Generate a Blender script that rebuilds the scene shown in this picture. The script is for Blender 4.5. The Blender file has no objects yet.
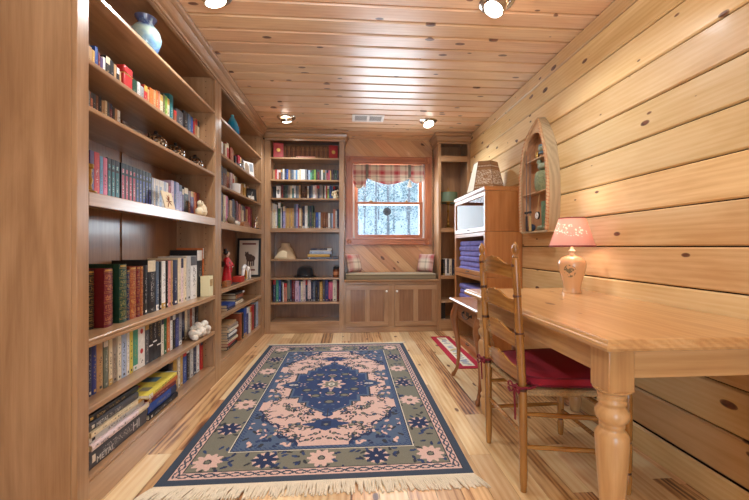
import bpy, math, random
import numpy as np
from mathutils import Vector, Matrix
R = math.radians
random.seed(11)
SC = bpy.context.scene
COL = SC.collection

# ------------------------------------------------------------------ helpers
def S(r, g, b):
    def f(c):
        c /= 255.0
        return c / 12.92 if c <= .04045 else ((c + .055) / 1.055) ** 2.4
    return (f(r), f(g), f(b), 1.0)

class MB:
    """collects shapes (metres, world space unless built under local=True) and links them as one mesh object"""
    def __init__(s):
        s.v = []; s.f = []; s.m = []; s.r = []
    def add(s, vs, fs, mat=0, rid=None):
        n = len(s.v); s.v += [tuple(p) for p in vs]
        rid = random.random() if rid is None else rid
        for f in fs:
            s.f.append(tuple(i + n for i in f)); s.m.append(mat); s.r.append(rid)
        return s
    def box(s, x0, x1, y0, y1, z0, z1, mat=0, rid=None):
        if x0 > x1: x0, x1 = x1, x0
        if y0 > y1: y0, y1 = y1, y0
        if z0 > z1: z0, z1 = z1, z0
        v = [(x0,y0,z0),(x1,y0,z0),(x1,y1,z0),(x0,y1,z0),(x0,y0,z1),(x1,y0,z1),(x1,y1,z1),(x0,y1,z1)]
        return s.add(v, [(3,2,1,0),(4,5,6,7),(0,1,5,4),(1,2,6,5),(2,3,7,6),(3,0,4,7)], mat, rid)
    def extrude(s, poly, axis, a, b, mat=0, rid=None):
        """poly: list of 2D points; axis 'X': (y,z) points, 'Y': (x,z), 'Z': (x,y)"""
        def mk(p, t):
            return {'X': (t, p[0], p[1]), 'Y': (p[0], t, p[1]), 'Z': (p[0], p[1], t)}[axis]
        n = len(poly)
        v = [mk(p, a) for p in poly] + [mk(p, b) for p in poly]
        f = [tuple(range(n - 1, -1, -1)), tuple(range(n, 2 * n))]
        f += [(i, (i + 1) % n, n + (i + 1) % n, n + i) for i in range(n)]
        return s.add(v, f, mat, rid)
    def lathe(s, prof, c=(0,0,0), n=24, mat=0, sx=1.0, sy=1.0, caps=True, rid=None):
        v = []; f = []
        for r, z in prof:
            for i in range(n):
                a = 2 * math.pi * i / n
                v.append((c[0] + sx * r * math.cos(a), c[1] + sy * r * math.sin(a), c[2] + z))
        for k in range(len(prof) - 1):
            for i in range(n):
                j = (i + 1) % n
                f.append((k*n+i, k*n+j, (k+1)*n+j, (k+1)*n+i))
        if caps:
            if prof[0][0] > 1e-5: f.append(tuple(range(n - 1, -1, -1)))
            if prof[-1][0] > 1e-5: f.append(tuple((len(prof)-1)*n + i for i in range(n)))
        return s.add(v, f, mat, rid)
    def tube(s, pts, rad, n=10, mat=0, rid=None, flat=None):
        pts = [Vector(p) for p in pts]
        if not hasattr(rad, '__len__'): rad = [rad] * len(pts)
        v = []; f = []
        up = None
        for k, p in enumerate(pts):
            d = (pts[min(k+1, len(pts)-1)] - pts[max(k-1, 0)]).normalized()
            if up is None:
                up = Vector((0,0,1)) if abs(d.z) < .9 else Vector((1,0,0))
            a = d.cross(up)
            if a.length < 1e-4: a = d.cross(Vector((0,1,0)))
            a.normalize(); b = a.cross(d).normalized(); up = b
            for i in range(n):
                t = 2 * math.pi * i / n
                v.append(p + a * (rad[k] * math.cos(t)) + b * (rad[k] * math.sin(t) * (flat or 1)))
        for k in range(len(pts) - 1):
            for i in range(n):
                j = (i + 1) % n
                f.append((k*n+i, k*n+j, (k+1)*n+j, (k+1)*n+i))
        f.append(tuple(range(n - 1, -1, -1))); f.append(tuple((len(pts)-1)*n + i for i in range(n)))
        return s.add(v, f, mat, rid)
    def ball(s, c, r, n=14, mat=0, sc=(1,1,1), rid=None):
        m = max(6, n // 2)
        prof = [(r * math.sin(math.pi * k / m) if 0 < k < m else 1e-6, -r * math.cos(math.pi * k / m)) for k in range(m + 1)]
        v = []; f = []
        k0 = len(s.v)
        s.lathe([(p[0], p[1] * sc[2]) for p in prof], c, n, mat, sc[0], sc[1], caps=False, rid=rid)
        return s
    def grid(s, fn, nu, nv, mat=0, matfn=None, rid=None):
        v = [fn(i / nu, j / nv) for j in range(nv + 1) for i in range(nu + 1)]
        f = [(j*(nu+1)+i, j*(nu+1)+i+1, (j+1)*(nu+1)+i+1, (j+1)*(nu+1)+i) for j in range(nv) for i in range(nu)]
        n0 = len(s.f)
        s.add(v, f, mat, rid)
        if matfn:
            for k in range(len(f)):
                s.m[n0 + k] = matfn((k % nu + .5) / nu, (k // nu + .5) / nv)
        return s
    def xf(s, M, start=0):
        for i in range(start, len(s.v)):
            s.v[i] = tuple(M @ Vector(s.v[i]))
        return s
    def build(s, name, mats, parent=None, local=False, smooth=40, bevel=0, base=None):
        me = bpy.data.meshes.new(name)
        off = Vector((0,0,0))
        if parent is not None and not local:
            q = parent
            while q is not None: off += q.location; q = q.parent
        if base is not None: off = Vector(base)
        me.from_pydata([tuple(Vector(p) - off) for p in s.v], [], s.f)
        if not isinstance(mats, (list, tuple)): mats = [mats]
        for m in mats: me.materials.append(m)
        me.polygons.foreach_set('material_index', s.m)
        at = me.attributes.new('rid', 'FLOAT', 'FACE'); at.data.foreach_set('value', s.r)
        me.update()
        if smooth:
            me.polygons.foreach_set('use_smooth', [True] * len(me.polygons))
            me.set_sharp_from_angle(angle=R(smooth))
        o = bpy.data.objects.new(name, me); COL.objects.link(o)
        if parent is not None: o.parent = parent
        if base is not None: o.location = base
        if bevel:
            b = o.modifiers.new('bevel', 'BEVEL'); b.width = bevel; b.segments = 2; b.limit_method = 'ANGLE'; b.angle_limit = R(50)
            b.harden_normals = False
        return o

def tag(o, label, cat, group=None, kind=None):
    if label: o['label'] = label
    if cat: o['category'] = cat
    if group: o['group'] = group
    if kind: o['kind'] = kind
    return o
def thing(name, loc, label, cat, group=None):
    o = bpy.data.objects.new(name, None); COL.objects.link(o); o.location = loc; o.empty_display_size = .05
    return tag(o, label, cat, group)
def structure(o):
    o['kind'] = 'structure'; return o

# ------------------------------------------------------------------ materials
def newmat(name):
    m = bpy.data.materials.new(name); m.use_nodes = True
    nt = m.node_tree; b = nt.nodes['Principled BSDF']
    return m, nt, b
def node(nt, kind, **kw):
    n = nt.nodes.new(kind)
    for k, v in kw.items(): setattr(n, k, v)
    return n
def math_(nt, op, a, b=None, clamp=False):
    n = node(nt, 'ShaderNodeMath', operation=op, use_clamp=clamp)
    for i, x in enumerate((a, b)):
        if x is None: continue
        if isinstance(x, (int, float)): n.inputs[i].default_value = x
        else: nt.links.new(x, n.inputs[i])
    return n.outputs[0]
def ramp(nt, fac, stops, interp='LINEAR'):
    n = node(nt, 'ShaderNodeValToRGB'); n.color_ramp.interpolation = interp
    el = n.color_ramp.elements
    while len(el) < len(stops): el.new(.5)
    for e, (p, c) in zip(el, stops): e.position = p; e.color = c
    nt.links.new(fac, n.inputs[0]); return n.outputs[0]
def mix(nt, fac, a, b, mode='MIX'):
    n = node(nt, 'ShaderNodeMix', data_type='RGBA', blend_type=mode)
    for i, x in ((0, fac), (6, a), (7, b)):
        if isinstance(x, (int, float)): n.inputs[i].default_value = x
        elif isinstance(x, tuple): n.inputs[i].default_value = x
        else: nt.links.new(x, n.inputs[i])
    return n.outputs[2]

def plain(name, col, rough=.5, metal=0, coat=0, bump=0, bscale=200, var=.0, spec=.5, sheen=0):
    m, nt, b = newmat(name)
    b.inputs['Base Color'].default_value = col; b.inputs['Roughness'].default_value = rough
    b.inputs['Metallic'].default_value = metal; b.inputs['Coat Weight'].default_value = coat
    b.inputs['Coat Roughness'].default_value = .12; b.inputs['Specular IOR Level'].default_value = spec
    b.inputs['Sheen Weight'].default_value = sheen
    tc = node(nt, 'ShaderNodeTexCoord')
    nz = node(nt, 'ShaderNodeTexNoise'); nz.inputs['Scale'].default_value = bscale; nz.inputs['Detail'].default_value = 4
    nt.links.new(tc.outputs['Object'], nz.inputs['Vector'])
    if var:
        dark = tuple(c * (1 - var) for c in col[:3]) + (1,); lite = tuple(min(1, c * (1 + var)) for c in col[:3]) + (1,)
        nt.links.new(ramp(nt, nz.outputs['Fac'], [(.3, dark), (.7, lite)]), b.inputs['Base Color'])
    if bump:
        bp = node(nt, 'ShaderNodeBump'); bp.inputs['Strength'].default_value = bump; bp.inputs['Distance'].default_value = .002
        nt.links.new(nz.outputs['Fac'], bp.inputs['Height']); nt.links.new(bp.outputs[0], b.inputs['Normal'])
    return m

def wood(name, stops, axis='Z', rough=.38, coat=.25, scale=1.0, knots=0, streak=.5, vary=.25, hueshift=.0, coat_rough=.15, bump=.15, tint=None, face=None):
    """wood grain running along an axis of the object; planks differ through the face attribute rid"""
    m, nt, b = newmat(name); L = nt.links.new
    tc = node(nt, 'ShaderNodeTexCoord'); at = node(nt, 'ShaderNodeAttribute', attribute_name='rid')
    oi = node(nt, 'ShaderNodeObjectInfo')
    rid = math_(nt, 'FRACT', math_(nt, 'ADD', at.outputs['Fac'], oi.outputs['Random']))
    off = node(nt, 'ShaderNodeCombineXYZ')
    for i, k in enumerate((17.3, 31.7, 23.9)): L(math_(nt, 'MULTIPLY', rid, k), off.inputs[i])
    va = node(nt, 'ShaderNodeVectorMath', operation='ADD'); L(tc.outputs['Object'], va.inputs[0]); L(off.outputs[0], va.inputs[1])
    def mapped(long, across):
        mp = node(nt, 'ShaderNodeMapping'); sc = [across * scale] * 3; sc['XYZ'.index(axis)] = long * scale
        mp.inputs['Scale'].default_value = sc; L(va.outputs[0], mp.inputs['Vector']); return mp.outputs[0]
    n1 = node(nt, 'ShaderNodeTexNoise'); L(mapped(1.1, 5.5), n1.inputs['Vector'])
    n1.inputs['Scale'].default_value = 1.6; n1.inputs['Detail'].default_value = 5; n1.inputs['Distortion'].default_value = .8
    wv = node(nt, 'ShaderNodeTexWave', wave_type='RINGS', rings_direction=axis)
    L(mapped(.35, 5), wv.inputs['Vector']); wv.inputs['Scale'].default_value = 3.2; wv.inputs['Distortion'].default_value = 5
    wv.inputs['Detail'].default_value = 3; wv.inputs['Detail Scale'].default_value = 1.2
    n2 = node(nt, 'ShaderNodeTexNoise'); L(mapped(5, 130), n2.inputs['Vector']); n2.inputs['Scale'].default_value = 1.5; n2.inputs['Detail'].default_value = 3
    g = math_(nt, 'ADD', math_(nt, 'MULTIPLY', n1.outputs['Fac'], 1 - .35 * streak), math_(nt, 'MULTIPLY', wv.outputs['Fac'], .35 * streak))
    g = math_(nt, 'ADD', g, math_(nt, 'MULTIPLY', math_(nt, 'SUBTRACT', n2.outputs['Fac'], .5), .28))
    g = math_(nt, 'ADD', g, math_(nt, 'MULTIPLY', math_(nt, 'SUBTRACT', rid, .5), vary))
    col = ramp(nt, g, stops)
    if hueshift:
        hs = node(nt, 'ShaderNodeHueSaturation')
        L(math_(nt, 'ADD', math_(nt, 'MULTIPLY', math_(nt, 'SUBTRACT', math_(nt, 'FRACT', math_(nt, 'MULTIPLY', rid, 7.13)), .5), hueshift), .5), hs.inputs['Hue'])
        L(math_(nt, 'ADD', math_(nt, 'MULTIPLY', math_(nt, 'FRACT', math_(nt, 'MULTIPLY', rid, 13.7)), .3), .85), hs.inputs['Value'])
        L(col, hs.inputs['Color']); col = hs.outputs[0]
    if knots:
        vo = node(nt, 'ShaderNodeTexVoronoi', voronoi_dimensions='2D'); sk = node(nt, 'ShaderNodeSeparateXYZ'); L(va.outputs[0], sk.inputs[0]); ck = node(nt, 'ShaderNodeCombineXYZ')
        fa = face or {'X': 'Y', 'Y': 'Z', 'Z': 'Y'}[axis]
        L(math_(nt, 'MULTIPLY', sk.outputs['XYZ'.index(axis)], 4.6 * scale), ck.inputs[0]); L(math_(nt, 'MULTIPLY', sk.outputs['XYZ'.index(fa)], 10 * scale), ck.inputs[1]); L(ck.outputs[0], vo.inputs['Vector']); vo.inputs['Scale'].default_value = 1.0
        d = vo.outputs['Distance']
        sp = node(nt, 'ShaderNodeSeparateColor'); L(vo.outputs['Color'], sp.inputs[0])
        rad = math_(nt, 'MULTIPLY', math_(nt, 'SUBTRACT', sp.outputs[0], 1 - knots), .165 / knots)   # only some cells have a knot
        kn = math_(nt, 'SUBTRACT', rad, d)
        fac = ramp(nt, math_(nt, 'ADD', math_(nt, 'MULTIPLY', kn, 13), .5), [(.35, (0,0,0,1)), (.55, (.75,.75,.75,1)), (1, (1,1,1,1))])
        ring = node(nt, 'ShaderNodeTexNoise'); L(mapped(14, 30), ring.inputs['Vector']); ring.inputs['Scale'].default_value = 2
        kc = ramp(nt, ring.outputs['Fac'], [(.35, S(72,40,28)), (.65, S(128,78,50))])
        col = mix(nt, fac, col, kc)
    if tint: col = mix(nt, 1.0, col, tint, 'MULTIPLY')
    L(col, b.inputs['Base Color'])
    b.inputs['Roughness'].default_value = rough; b.inputs['Coat Weight'].default_value = coat; b.inputs['Coat Roughness'].default_value = coat_rough
    if bump:
        bp = node(nt, 'ShaderNodeBump'); bp.inputs['Strength'].default_value = bump; bp.inputs['Distance'].default_value = .001
        L(n2.outputs['Fac'], bp.inputs['Height']); L(bp.outputs[0], b.inputs['Normal'])
    return m

OAK = [(.2, S(140,102,70)), (.5, S(168,130,94)), (.8, S(190,153,116))]
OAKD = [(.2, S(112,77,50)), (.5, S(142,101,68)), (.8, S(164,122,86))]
PINE = [(.2, S(208,164,108)), (.5, S(226,190,136)), (.8, S(238,208,160))]
PINEC = [(.2, S(200,154,114)), (.5, S(222,182,142)), (.8, S(236,204,168))]
TABLE = [(.2, S(184,136,86)), (.5, S(204,160,108)), (.8, S(218,180,132))]
FLOOR = [(.12, S(92,60,40)), (.22, S(156,108,70)), (.33, S(206,160,110)), (.52, S(228,190,140)), (.8, S(242,216,172))]
M = {}
for ax in 'XYZ':
    M['oak' + ax] = wood('oak_grain_' + ax, OAK, ax, rough=.32, coat=.45, vary=.12, streak=.2)
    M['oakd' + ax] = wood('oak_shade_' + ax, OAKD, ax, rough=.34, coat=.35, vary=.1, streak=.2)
    M['table' + ax] = wood('table_pine_' + ax, TABLE, ax, face='X' if ax == 'Y' else None, rough=.3, coat=.5, knots=.2 if ax == 'Y' else 0, vary=.15, bump=.06)
    M['barr' + ax] = wood('amber_oak_' + ax, [(.2, S(150,90,44)), (.5, S(174,110,57)), (.8, S(190,128,74))], ax, rough=.4, coat=.15, vary=.08, streak=.25)
    M['chair' + ax] = wood('chair_maple_' + ax, [(.2, S(122,76,32)), (.5, S(164,112,52)), (.8, S(192,142,76))], ax, rough=.25, coat=.6, vary=.1)
    M['brown' + ax] = wood('end_table_cherry_' + ax, [(.2, S(116,68,38)), (.5, S(156,100,58)), (.8, S(178,122,78))], ax, rough=.34, coat=.35, vary=.1, bump=.04)
    M['trim' + ax] = wood('fir_trim_' + ax, [(.2, S(150,84,52)), (.5, S(184,112,74)), (.8, S(200,134,94))], ax, rough=.32, coat=.35, vary=.1)
M['wallY'] = wood('pine_siding', PINE, 'Y', rough=.45, coat=.08, knots=.32, vary=.2, hueshift=.012, streak=.35)
M['wallD'] = wood('pine_diagonal', [(.2, S(188,132,86)), (.5, S(208,156,110)), (.8, S(220,176,132))], 'X', rough=.36, coat=.3, knots=.2, vary=.25, hueshift=.012)
M['ceilX'] = wood('pine_ceiling', PINEC, 'X', rough=.38, coat=1.0, knots=.34, vary=.2, hueshift=.01, streak=.3, coat_rough=.38)
M['floorY'] = wood('hickory_floor', FLOOR, 'Y', rough=.3, coat=.4, face='X', knots=.2, vary=.48, streak=.5, hueshift=.01, coat_rough=.2)
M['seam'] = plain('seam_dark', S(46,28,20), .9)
M['drywall'] = plain('wall_paint', S(214,196,170), .8, bump=.1)
M['brass'] = plain('aged_brass', S(150,116,60), .3, metal=.9)
M['chrome'] = plain('polished_metal', S(215,212,205), .18, metal=1)
M['pewter'] = plain('dark_pewter', S(70,66,66), .35, metal=.8)
M['black'] = plain('black_satin', S(26,25,27), .45)
M['white'] = plain('white_enamel', S(236,234,230), .4)
M['cream'] = plain('cream_ceramic', S(226,212,180), .55, var=.12, bscale=40)
M['paper'] = plain('page_edges', S(226,212,184), .85, var=.1, bscale=400, bump=.3)
M['pin'] = plain('pin_hole', S(50,32,22), .9)
# ------------------------------------------------------------------ the room
XL, XR, YB, YN, ZC = -1.335, 1.487, 4.58, -2.6, 2.44
XF, YF = -1.022, 4.28                      # front planes of the long-wall cases and of the window-wall cases

# floor: random-length boards running towards the window
f = MB(); f.box(XL - .1, XR + .1, YN, YB + .1, -.06, -.012, 1, .5)
x = XL - .05; rr = random.Random(5)
while x < XR + .03:
    w = rr.choice((.083, .095, .11, .12)); y = YN - rr.uniform(0, 1.0)
    while y < YB + .05:
        l = rr.uniform(.5, 1.7); y1 = min(y + l, YB + .08)
        f.box(x + .0009, x + w - .0009, max(y, YN) + .0008, max(y1, YN + .01) - .0008, -.014, 0, 0, rr.random())
        y = y1
        if y1 >= YB + .05: break
    x += w
structure(f.build('floor', [M['floorY'], M['seam']], smooth=0))

# ceiling boards with V joints
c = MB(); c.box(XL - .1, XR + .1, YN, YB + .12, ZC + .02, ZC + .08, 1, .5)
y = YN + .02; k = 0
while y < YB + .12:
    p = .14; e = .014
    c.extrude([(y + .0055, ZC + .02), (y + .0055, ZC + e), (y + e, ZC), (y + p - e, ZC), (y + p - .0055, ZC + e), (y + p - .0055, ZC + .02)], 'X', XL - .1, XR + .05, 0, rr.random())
    c.m[-6] = c.m[-2] = 1        # joint sides coloured dark: groove shade put into the colour, plus dirt
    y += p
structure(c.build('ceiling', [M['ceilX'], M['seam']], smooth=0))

# right wall: wide horizontal pine siding
w = MB(); w.box(XR + .018, XR + .1, YN, YB + .12, 0, ZC + .02, 1, .5)
zs = [.123] + [.307 + .1838 * i for i in range(12)] + [ZC]
for i in range(len(zs) - 1):
    a, b_ = zs[i], zs[i + 1]; e = .010
    w.extrude([(XR + .02, a + .003), (XR + e * .8, a + .003), (XR, a + e), (XR, b_ - e), (XR + e * .8, b_ - .003), (XR + .02, b_ - .003)], 'Y', YN, YB + .1, 0, rr.random())
structure(w.build('wall_right', [M['wallY'], M['seam']], smooth=0))
bb = MB(); bb.extrude([(XR, .002), (XR - .014, .002), (XR - .014, .112), (XR - .006, .121), (XR, .121)], 'Y', YN, YF - .002, 0)
structure(bb.build('baseboard_right', [M['wallY']], smooth=0))
structure(MB().box(XL - .1, XL, YN, YB + .1, 0, ZC + .02).build('wall_left', [M['drywall']], smooth=0))

# window wall: slanting pine boards clipped round the opening
def clip(poly, axis, lim, keep_less):
    out = []
    for i in range(len(poly)):
        p, q = poly[i], poly[(i + 1) % len(poly)]
        ip = (p[axis] <= lim) == keep_less or p[axis] == lim; iq = (q[axis] <= lim) == keep_less or q[axis] == lim
        if ip: out.append(p)
        if ip != iq:
            t = (lim - p[axis]) / (q[axis] - p[axis]); out.append((p[0] + t * (q[0] - p[0]), p[1] + t * (q[1] - p[1])))
    return out
WX0, WX1, WZ0, WZ1 = .03, .975, 1.155, 2.125
NX0, NX1 = -.078, 1.082
d = MB(); A = R(-44); ca, sa = math.cos(A), math.sin(A); pw = .118
ctr = (.5, 1.4)
for k in range(-16, 17):
    rid = rr.random()
    for (x0, x1, z0, z1) in ((NX0, WX0, .3, ZC), (WX1, NX1, .3, ZC), (WX0, WX1, .3, WZ0), (WX0, WX1, WZ1, ZC)):
        # strip in world: along (ca, sa); clip against the rectangle
        a0, a1 = k * pw + .001, (k + 1) * pw - .001
        poly = [(ctr[0] + u * ca - t * sa, ctr[1] + u * sa + t * ca) for u, t in ((-3, a0), (3, a0), (3, a1), (-3, a1))]
        for ax_, lim, less in ((0, x0, False), (0, x1, True), (1, z0, False), (1, z1, True)):
            if poly: poly = clip(poly, ax_, lim, less)
        if len(poly) >= 3:
            # local frame: x along the board, y across, z out
            loc = [((p[0]-ctr[0]) * ca + (p[1]-ctr[1]) * sa, -(p[0]-ctr[0]) * sa + (p[1]-ctr[1]) * ca) for p in poly]
            d.extrude(loc, 'Z', -.018, 0, 0, rid)
wd = d.build('wall_window', [M['wallD'], M['seam']], smooth=0)
wd.rotation_euler = Matrix(((ca, -sa, 0), (0, 0, -1), (sa, ca, 0))).to_euler(); wd.location = (ctr[0], YB, ctr[1])
structure(wd)
wb = MB()
for (x0, x1, z0, z1) in ((XL - .1, WX0 - .012, 0, ZC), (WX1 + .012, XR + .1, 0, ZC), (WX0 - .012, WX1 + .012, 0, WZ0 - .012), (WX0 - .012, WX1 + .012, WZ1 + .012, ZC)):
    wb.box(x0, x1, YB + .0185, YB + .14, z0, z1)
structure(wb.build('wall_back', [M['seam']], smooth=0))
# rear wall behind the camera with an unglazed opening added to let sky light in
rw = MB()
for (x0, x1, z0, z1) in ((XL - .1, -.6, 0, ZC), (.5, XR + .1, 0, ZC), (-.6, .5, 2.1, ZC)):
    rw.box(x0, x1, YN - .12, YN, z0, z1)
structure(rw.build('wall_rear', [M['drywall']], smooth=0))

# casing with corner blocks
def casing_parts():
    t = MB(); cw = .09; y0, y1 = YB - .022, YB - .001
    ox0, ox1, oz0, oz1 = WX0 - cw, WX1 + cw, WZ0 - cw, WZ1 + cw
    def board(x0, x1, z0, z1, axis):
        mm = 0 if axis == 'Z' else 1
        t.box(x0, x1, y0, y1, z0, z1, mm)
        if axis == 'Z':
            for xx in (x0 + .012, x1 - .022): t.box(xx, xx + .010, y0 - .005, y0 + .001, z0, z1, mm)
        else:
            for zz in (z0 + .012, z1 - .022): t.box(x0, x1, y0 - .005, y0 + .001, zz, zz + .010, mm)
    board(ox0, WX0, WZ0, WZ1, 'Z'); board(WX1, ox1, WZ0, WZ1, 'Z')
    board(WX0, WX1, WZ1, oz1, 'X'); board(WX0, WX1, oz0, WZ0, 'X')
    for cx in (ox0, WX1):
        for cz in (oz0, WZ1):
            t.box(cx - .002, cx + cw + .002, y0 - .010, y1, cz - .002, cz + cw + .002, 0)
            n0 = len(t.v)
            t.lathe([(.032, 0), (.032, .004), (.026, .007), (.018, .003), (.001, .006)], (0, 0, 0), 20, 0)
            t.xf(Matrix.Translation((cx + cw / 2, y0 - .010, cz + cw / 2)) @ Matrix.Rotation(R(90), 4, 'X'), n0)
    return t
structure(casing_parts().build('trim_1', [M['trimZ'], M['trimX']], bevel=.003))

# window: jamb, two sashes and their glass
gl, nt, b = newmat('window_glass')
for n in list(nt.nodes):
    if n.type == 'BSDF_PRINCIPLED': nt.nodes.remove(n)
out = nt.nodes['Material Output']
tr = node(nt, 'ShaderNodeBsdfTransparent'); tr.inputs[0].default_value = (.96, .98, .98, 1)
go = node(nt, 'ShaderNodeBsdfGlossy'); go.inputs['Roughness'].default_value = .02
fr = node(nt, 'ShaderNodeFresnel'); fr.inputs[0].default_value = 1.5
ms = node(nt, 'ShaderNodeMixShader'); geo = node(nt, 'ShaderNodeNewGeometry'); nt.links.new(math_(nt, 'MULTIPLY', fr.outputs[0], math_(nt, 'SUBTRACT', 1.0, geo.outputs['Backfacing'])), ms.inputs[0]); nt.links.new(tr.outputs[0], ms.inputs[1]); nt.links.new(go.outputs[0], ms.inputs[2])
nt.links.new(ms.outputs[0], out.inputs[0]); M['glass'] = gl

def glass_mat(name, ior):
    m = M['glass'].copy(); m.name = name
    for n_ in m.node_tree.nodes:
        if n_.type == 'FRESNEL': n_.inputs[0].default_value = ior
    return m
M['doorglass'] = glass_mat('door_glass', 1.13)
j = MB()
j.box(WX0 - .011, WX0, YB, YB + .14, WZ0 - .01, WZ1 + .01); j.box(WX1, WX1 + .011, YB, YB + .14, WZ0 - .01, WZ1 + .01)
j.box(WX0, WX1, YB, YB + .14, WZ0 - .011, WZ0, 0); j.box(WX0, WX1, YB, YB + .14, WZ1, WZ1 + .011, 0)
win = structure(j.build('window_1', [M['trimZ']], bevel=.002))
l = MB()
for x0, x1 in ((WX0, WX0 + .022), (WX1 - .022, WX1)): l.box(x0, x1, YB + .03, YB + .13, WZ0, WZ1)
structure(l.build('jamb_liner', [M['white']], win))
def sash(name, y, z0, z1, st):
    s = MB(); x0, x1 = WX0 + .022, WX1 - .022
    s.box(x0, x0 + st, y, y + .032, z0, z1, 0); s.box(x1 - st, x1, y, y + .032, z0, z1, 0)
    s.box(x0 + st, x1 - st, y, y + .032, z0, z0 + (st if z0 < 1.3 else .035), 1); s.box(x0 + st, x1 - st, y, y + .032, z1 - .035, z1, 1)
    o = structure(s.build(name, [M['trimZ'], M['trimX']], win, bevel=.003))
    g = MB(); g.box(x0 + st - .003, x1 - st + .003, y + .014, y + .018, z0 + .03, z1 - .03)
    structure(g.build('pane', [M['glass']], o, smooth=0)); return o
sash('sash', YB + .035, WZ0 + .002, 1.635, .045); sash('sash', YB + .075, 1.60, WZ1 - .002, .045)
lk = MB()
for xx in (.27, .74):
    lk.box(xx - .025, xx + .025, YB + .040, YB + .062, 1.635, 1.643); lk.ball((xx, YB + .05, 1.650), .010, 10)
structure(lk.build('sash_lock', [M['brass']], win))

# ceiling lights
glow, nt, b = newmat('lamp_glow'); b.inputs['Base Color'].default_value = (1, 1, 1, 1)
b.inputs['Emission Color'].default_value = (1, .93, .82, 1); b.inputs['Emission Strength'].default_value = 14
def ceiling_light(x, y, label, tilt=25, az=0, watts=26):
    t = thing('ceiling_light', (x, y, ZC), label, 'ceiling light', 'recessed eyeball ceiling lights')
    r = MB(); r.lathe([(.066, -.010), (.064, -.003), (.074, -.012), (.092, -.010), (.100, -.002), (.100, 0), (.06, 0)], (x, y, ZC), 32, caps=False)
    r.build('trim_ring', [M['chrome']], t)
    Mx = Matrix.Translation((x, y, ZC - .006)) @ Matrix.Rotation(R(az), 4, 'Z') @ Matrix.Rotation(R(tilt), 4, 'X')
    e = MB(); e.lathe([(.063, -.004), (.063, -.026), (.061, -.040), (.056, -.041), (.054, -.034), (.053, -.018)], (0, 0, 0), 28, caps=False); e.xf(Mx)
    e.build('eyeball', [M['chrome']], t)
    bl = MB(); bl.lathe([(.001, -.050), (.025, -.048), (.044, -.043), (.0525, -.034), (.050, -.02)], (0, 0, 0), 24); bl.xf(Mx)
    bl.build('bulb', [glow], t)
    L = bpy.data.lights.new('ceiling_lamp', 'SPOT'); L.energy = watts; L.color = (.95, .985, 1); L.shadow_soft_size = .05
    L.spot_size = R(150); L.spot_blend = .6
    lo = bpy.data.objects.new('ceiling_lamp', L); COL.objects.link(lo); lo.location = Mx @ Vector((0, 0, -.065))
    lo.rotation_euler = (0, 0, 0)
    return t
LW = 43
ceiling_light(.834, 1.96, 'bright recessed ceiling light above the chair and long pine wall', 28, 90, LW)
ceiling_light(-.693, 3.86, 'lit recessed ceiling light over the corner of the two bookcases', 18, -20, LW * .62)
ceiling_light(.859, 3.86, 'lit recessed ceiling light above the slim bookcase and glass-door cabinet', 24, -160, LW * .8)
ceiling_light(-.757, 2.0, 'lit recessed ceiling light at the picture top edge beside the tall bookcase', 20, -60, LW)
for (x, y) in ((.834, .1), (-.757, .1)):      # lamps of the unseen fixtures over the camera
    L = bpy.data.lights.new('ceiling_lamp', 'SPOT'); L.energy = LW * .12; L.color = (.95, .985, 1); L.shadow_soft_size = .05; L.spot_size = R(150); L.spot_blend = .6
    lo = bpy.data.objects.new('ceiling_lamp', L); COL.objects.link(lo); lo.location = (x, y, ZC - .07)

# air vent
v = thing('ceiling_vent', (.19, 3.815, ZC), 'white rectangular air vent with two louvred panels in the ceiling', 'vent')
a = MB(); x0, x1, y0, y1 = .018, .362, 3.715, 3.915
a.box(x0, x1, y0, y0 + .03, ZC - .008, ZC - .0005); a.box(x0, x1, y1 - .03, y1, ZC - .008, ZC - .0005)
for xa in (x0, (x0 + x1) / 2 - .014, x1 - .028): a.box(xa, xa + .028, y0 + .03, y1 - .03, ZC - .008, ZC - .0005)
a.build('vent_frame', [M['white']], v, bevel=.002)
a = MB(); a.box(x0 + .028, x1 - .028, y0 + .03, y1 - .03, ZC - .0012, ZC - .0004); a.build('vent_backing', [plain('vent_shadow', S(90, 92, 100), .8)], v)
a = MB()
for s0, s1 in ((x0 + .028, (x0 + x1) / 2 - .014), ((x0 + x1) / 2 + .014, x1 - .028)):
    n = 14
    for i in range(n):
        xx = s0 + (s1 - s0) * (i + .5) / n
        a.extrude([(xx - .003, ZC - .0015), (xx - .002, ZC - .0015), (xx + .003, ZC - .0075), (xx + .002, ZC - .0075)], 'Y', y0 + .03, y1 - .03)
a.build('louvre', [M['white']], v)
tag(bpy.data.objects['louvre'], None, None)

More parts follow.
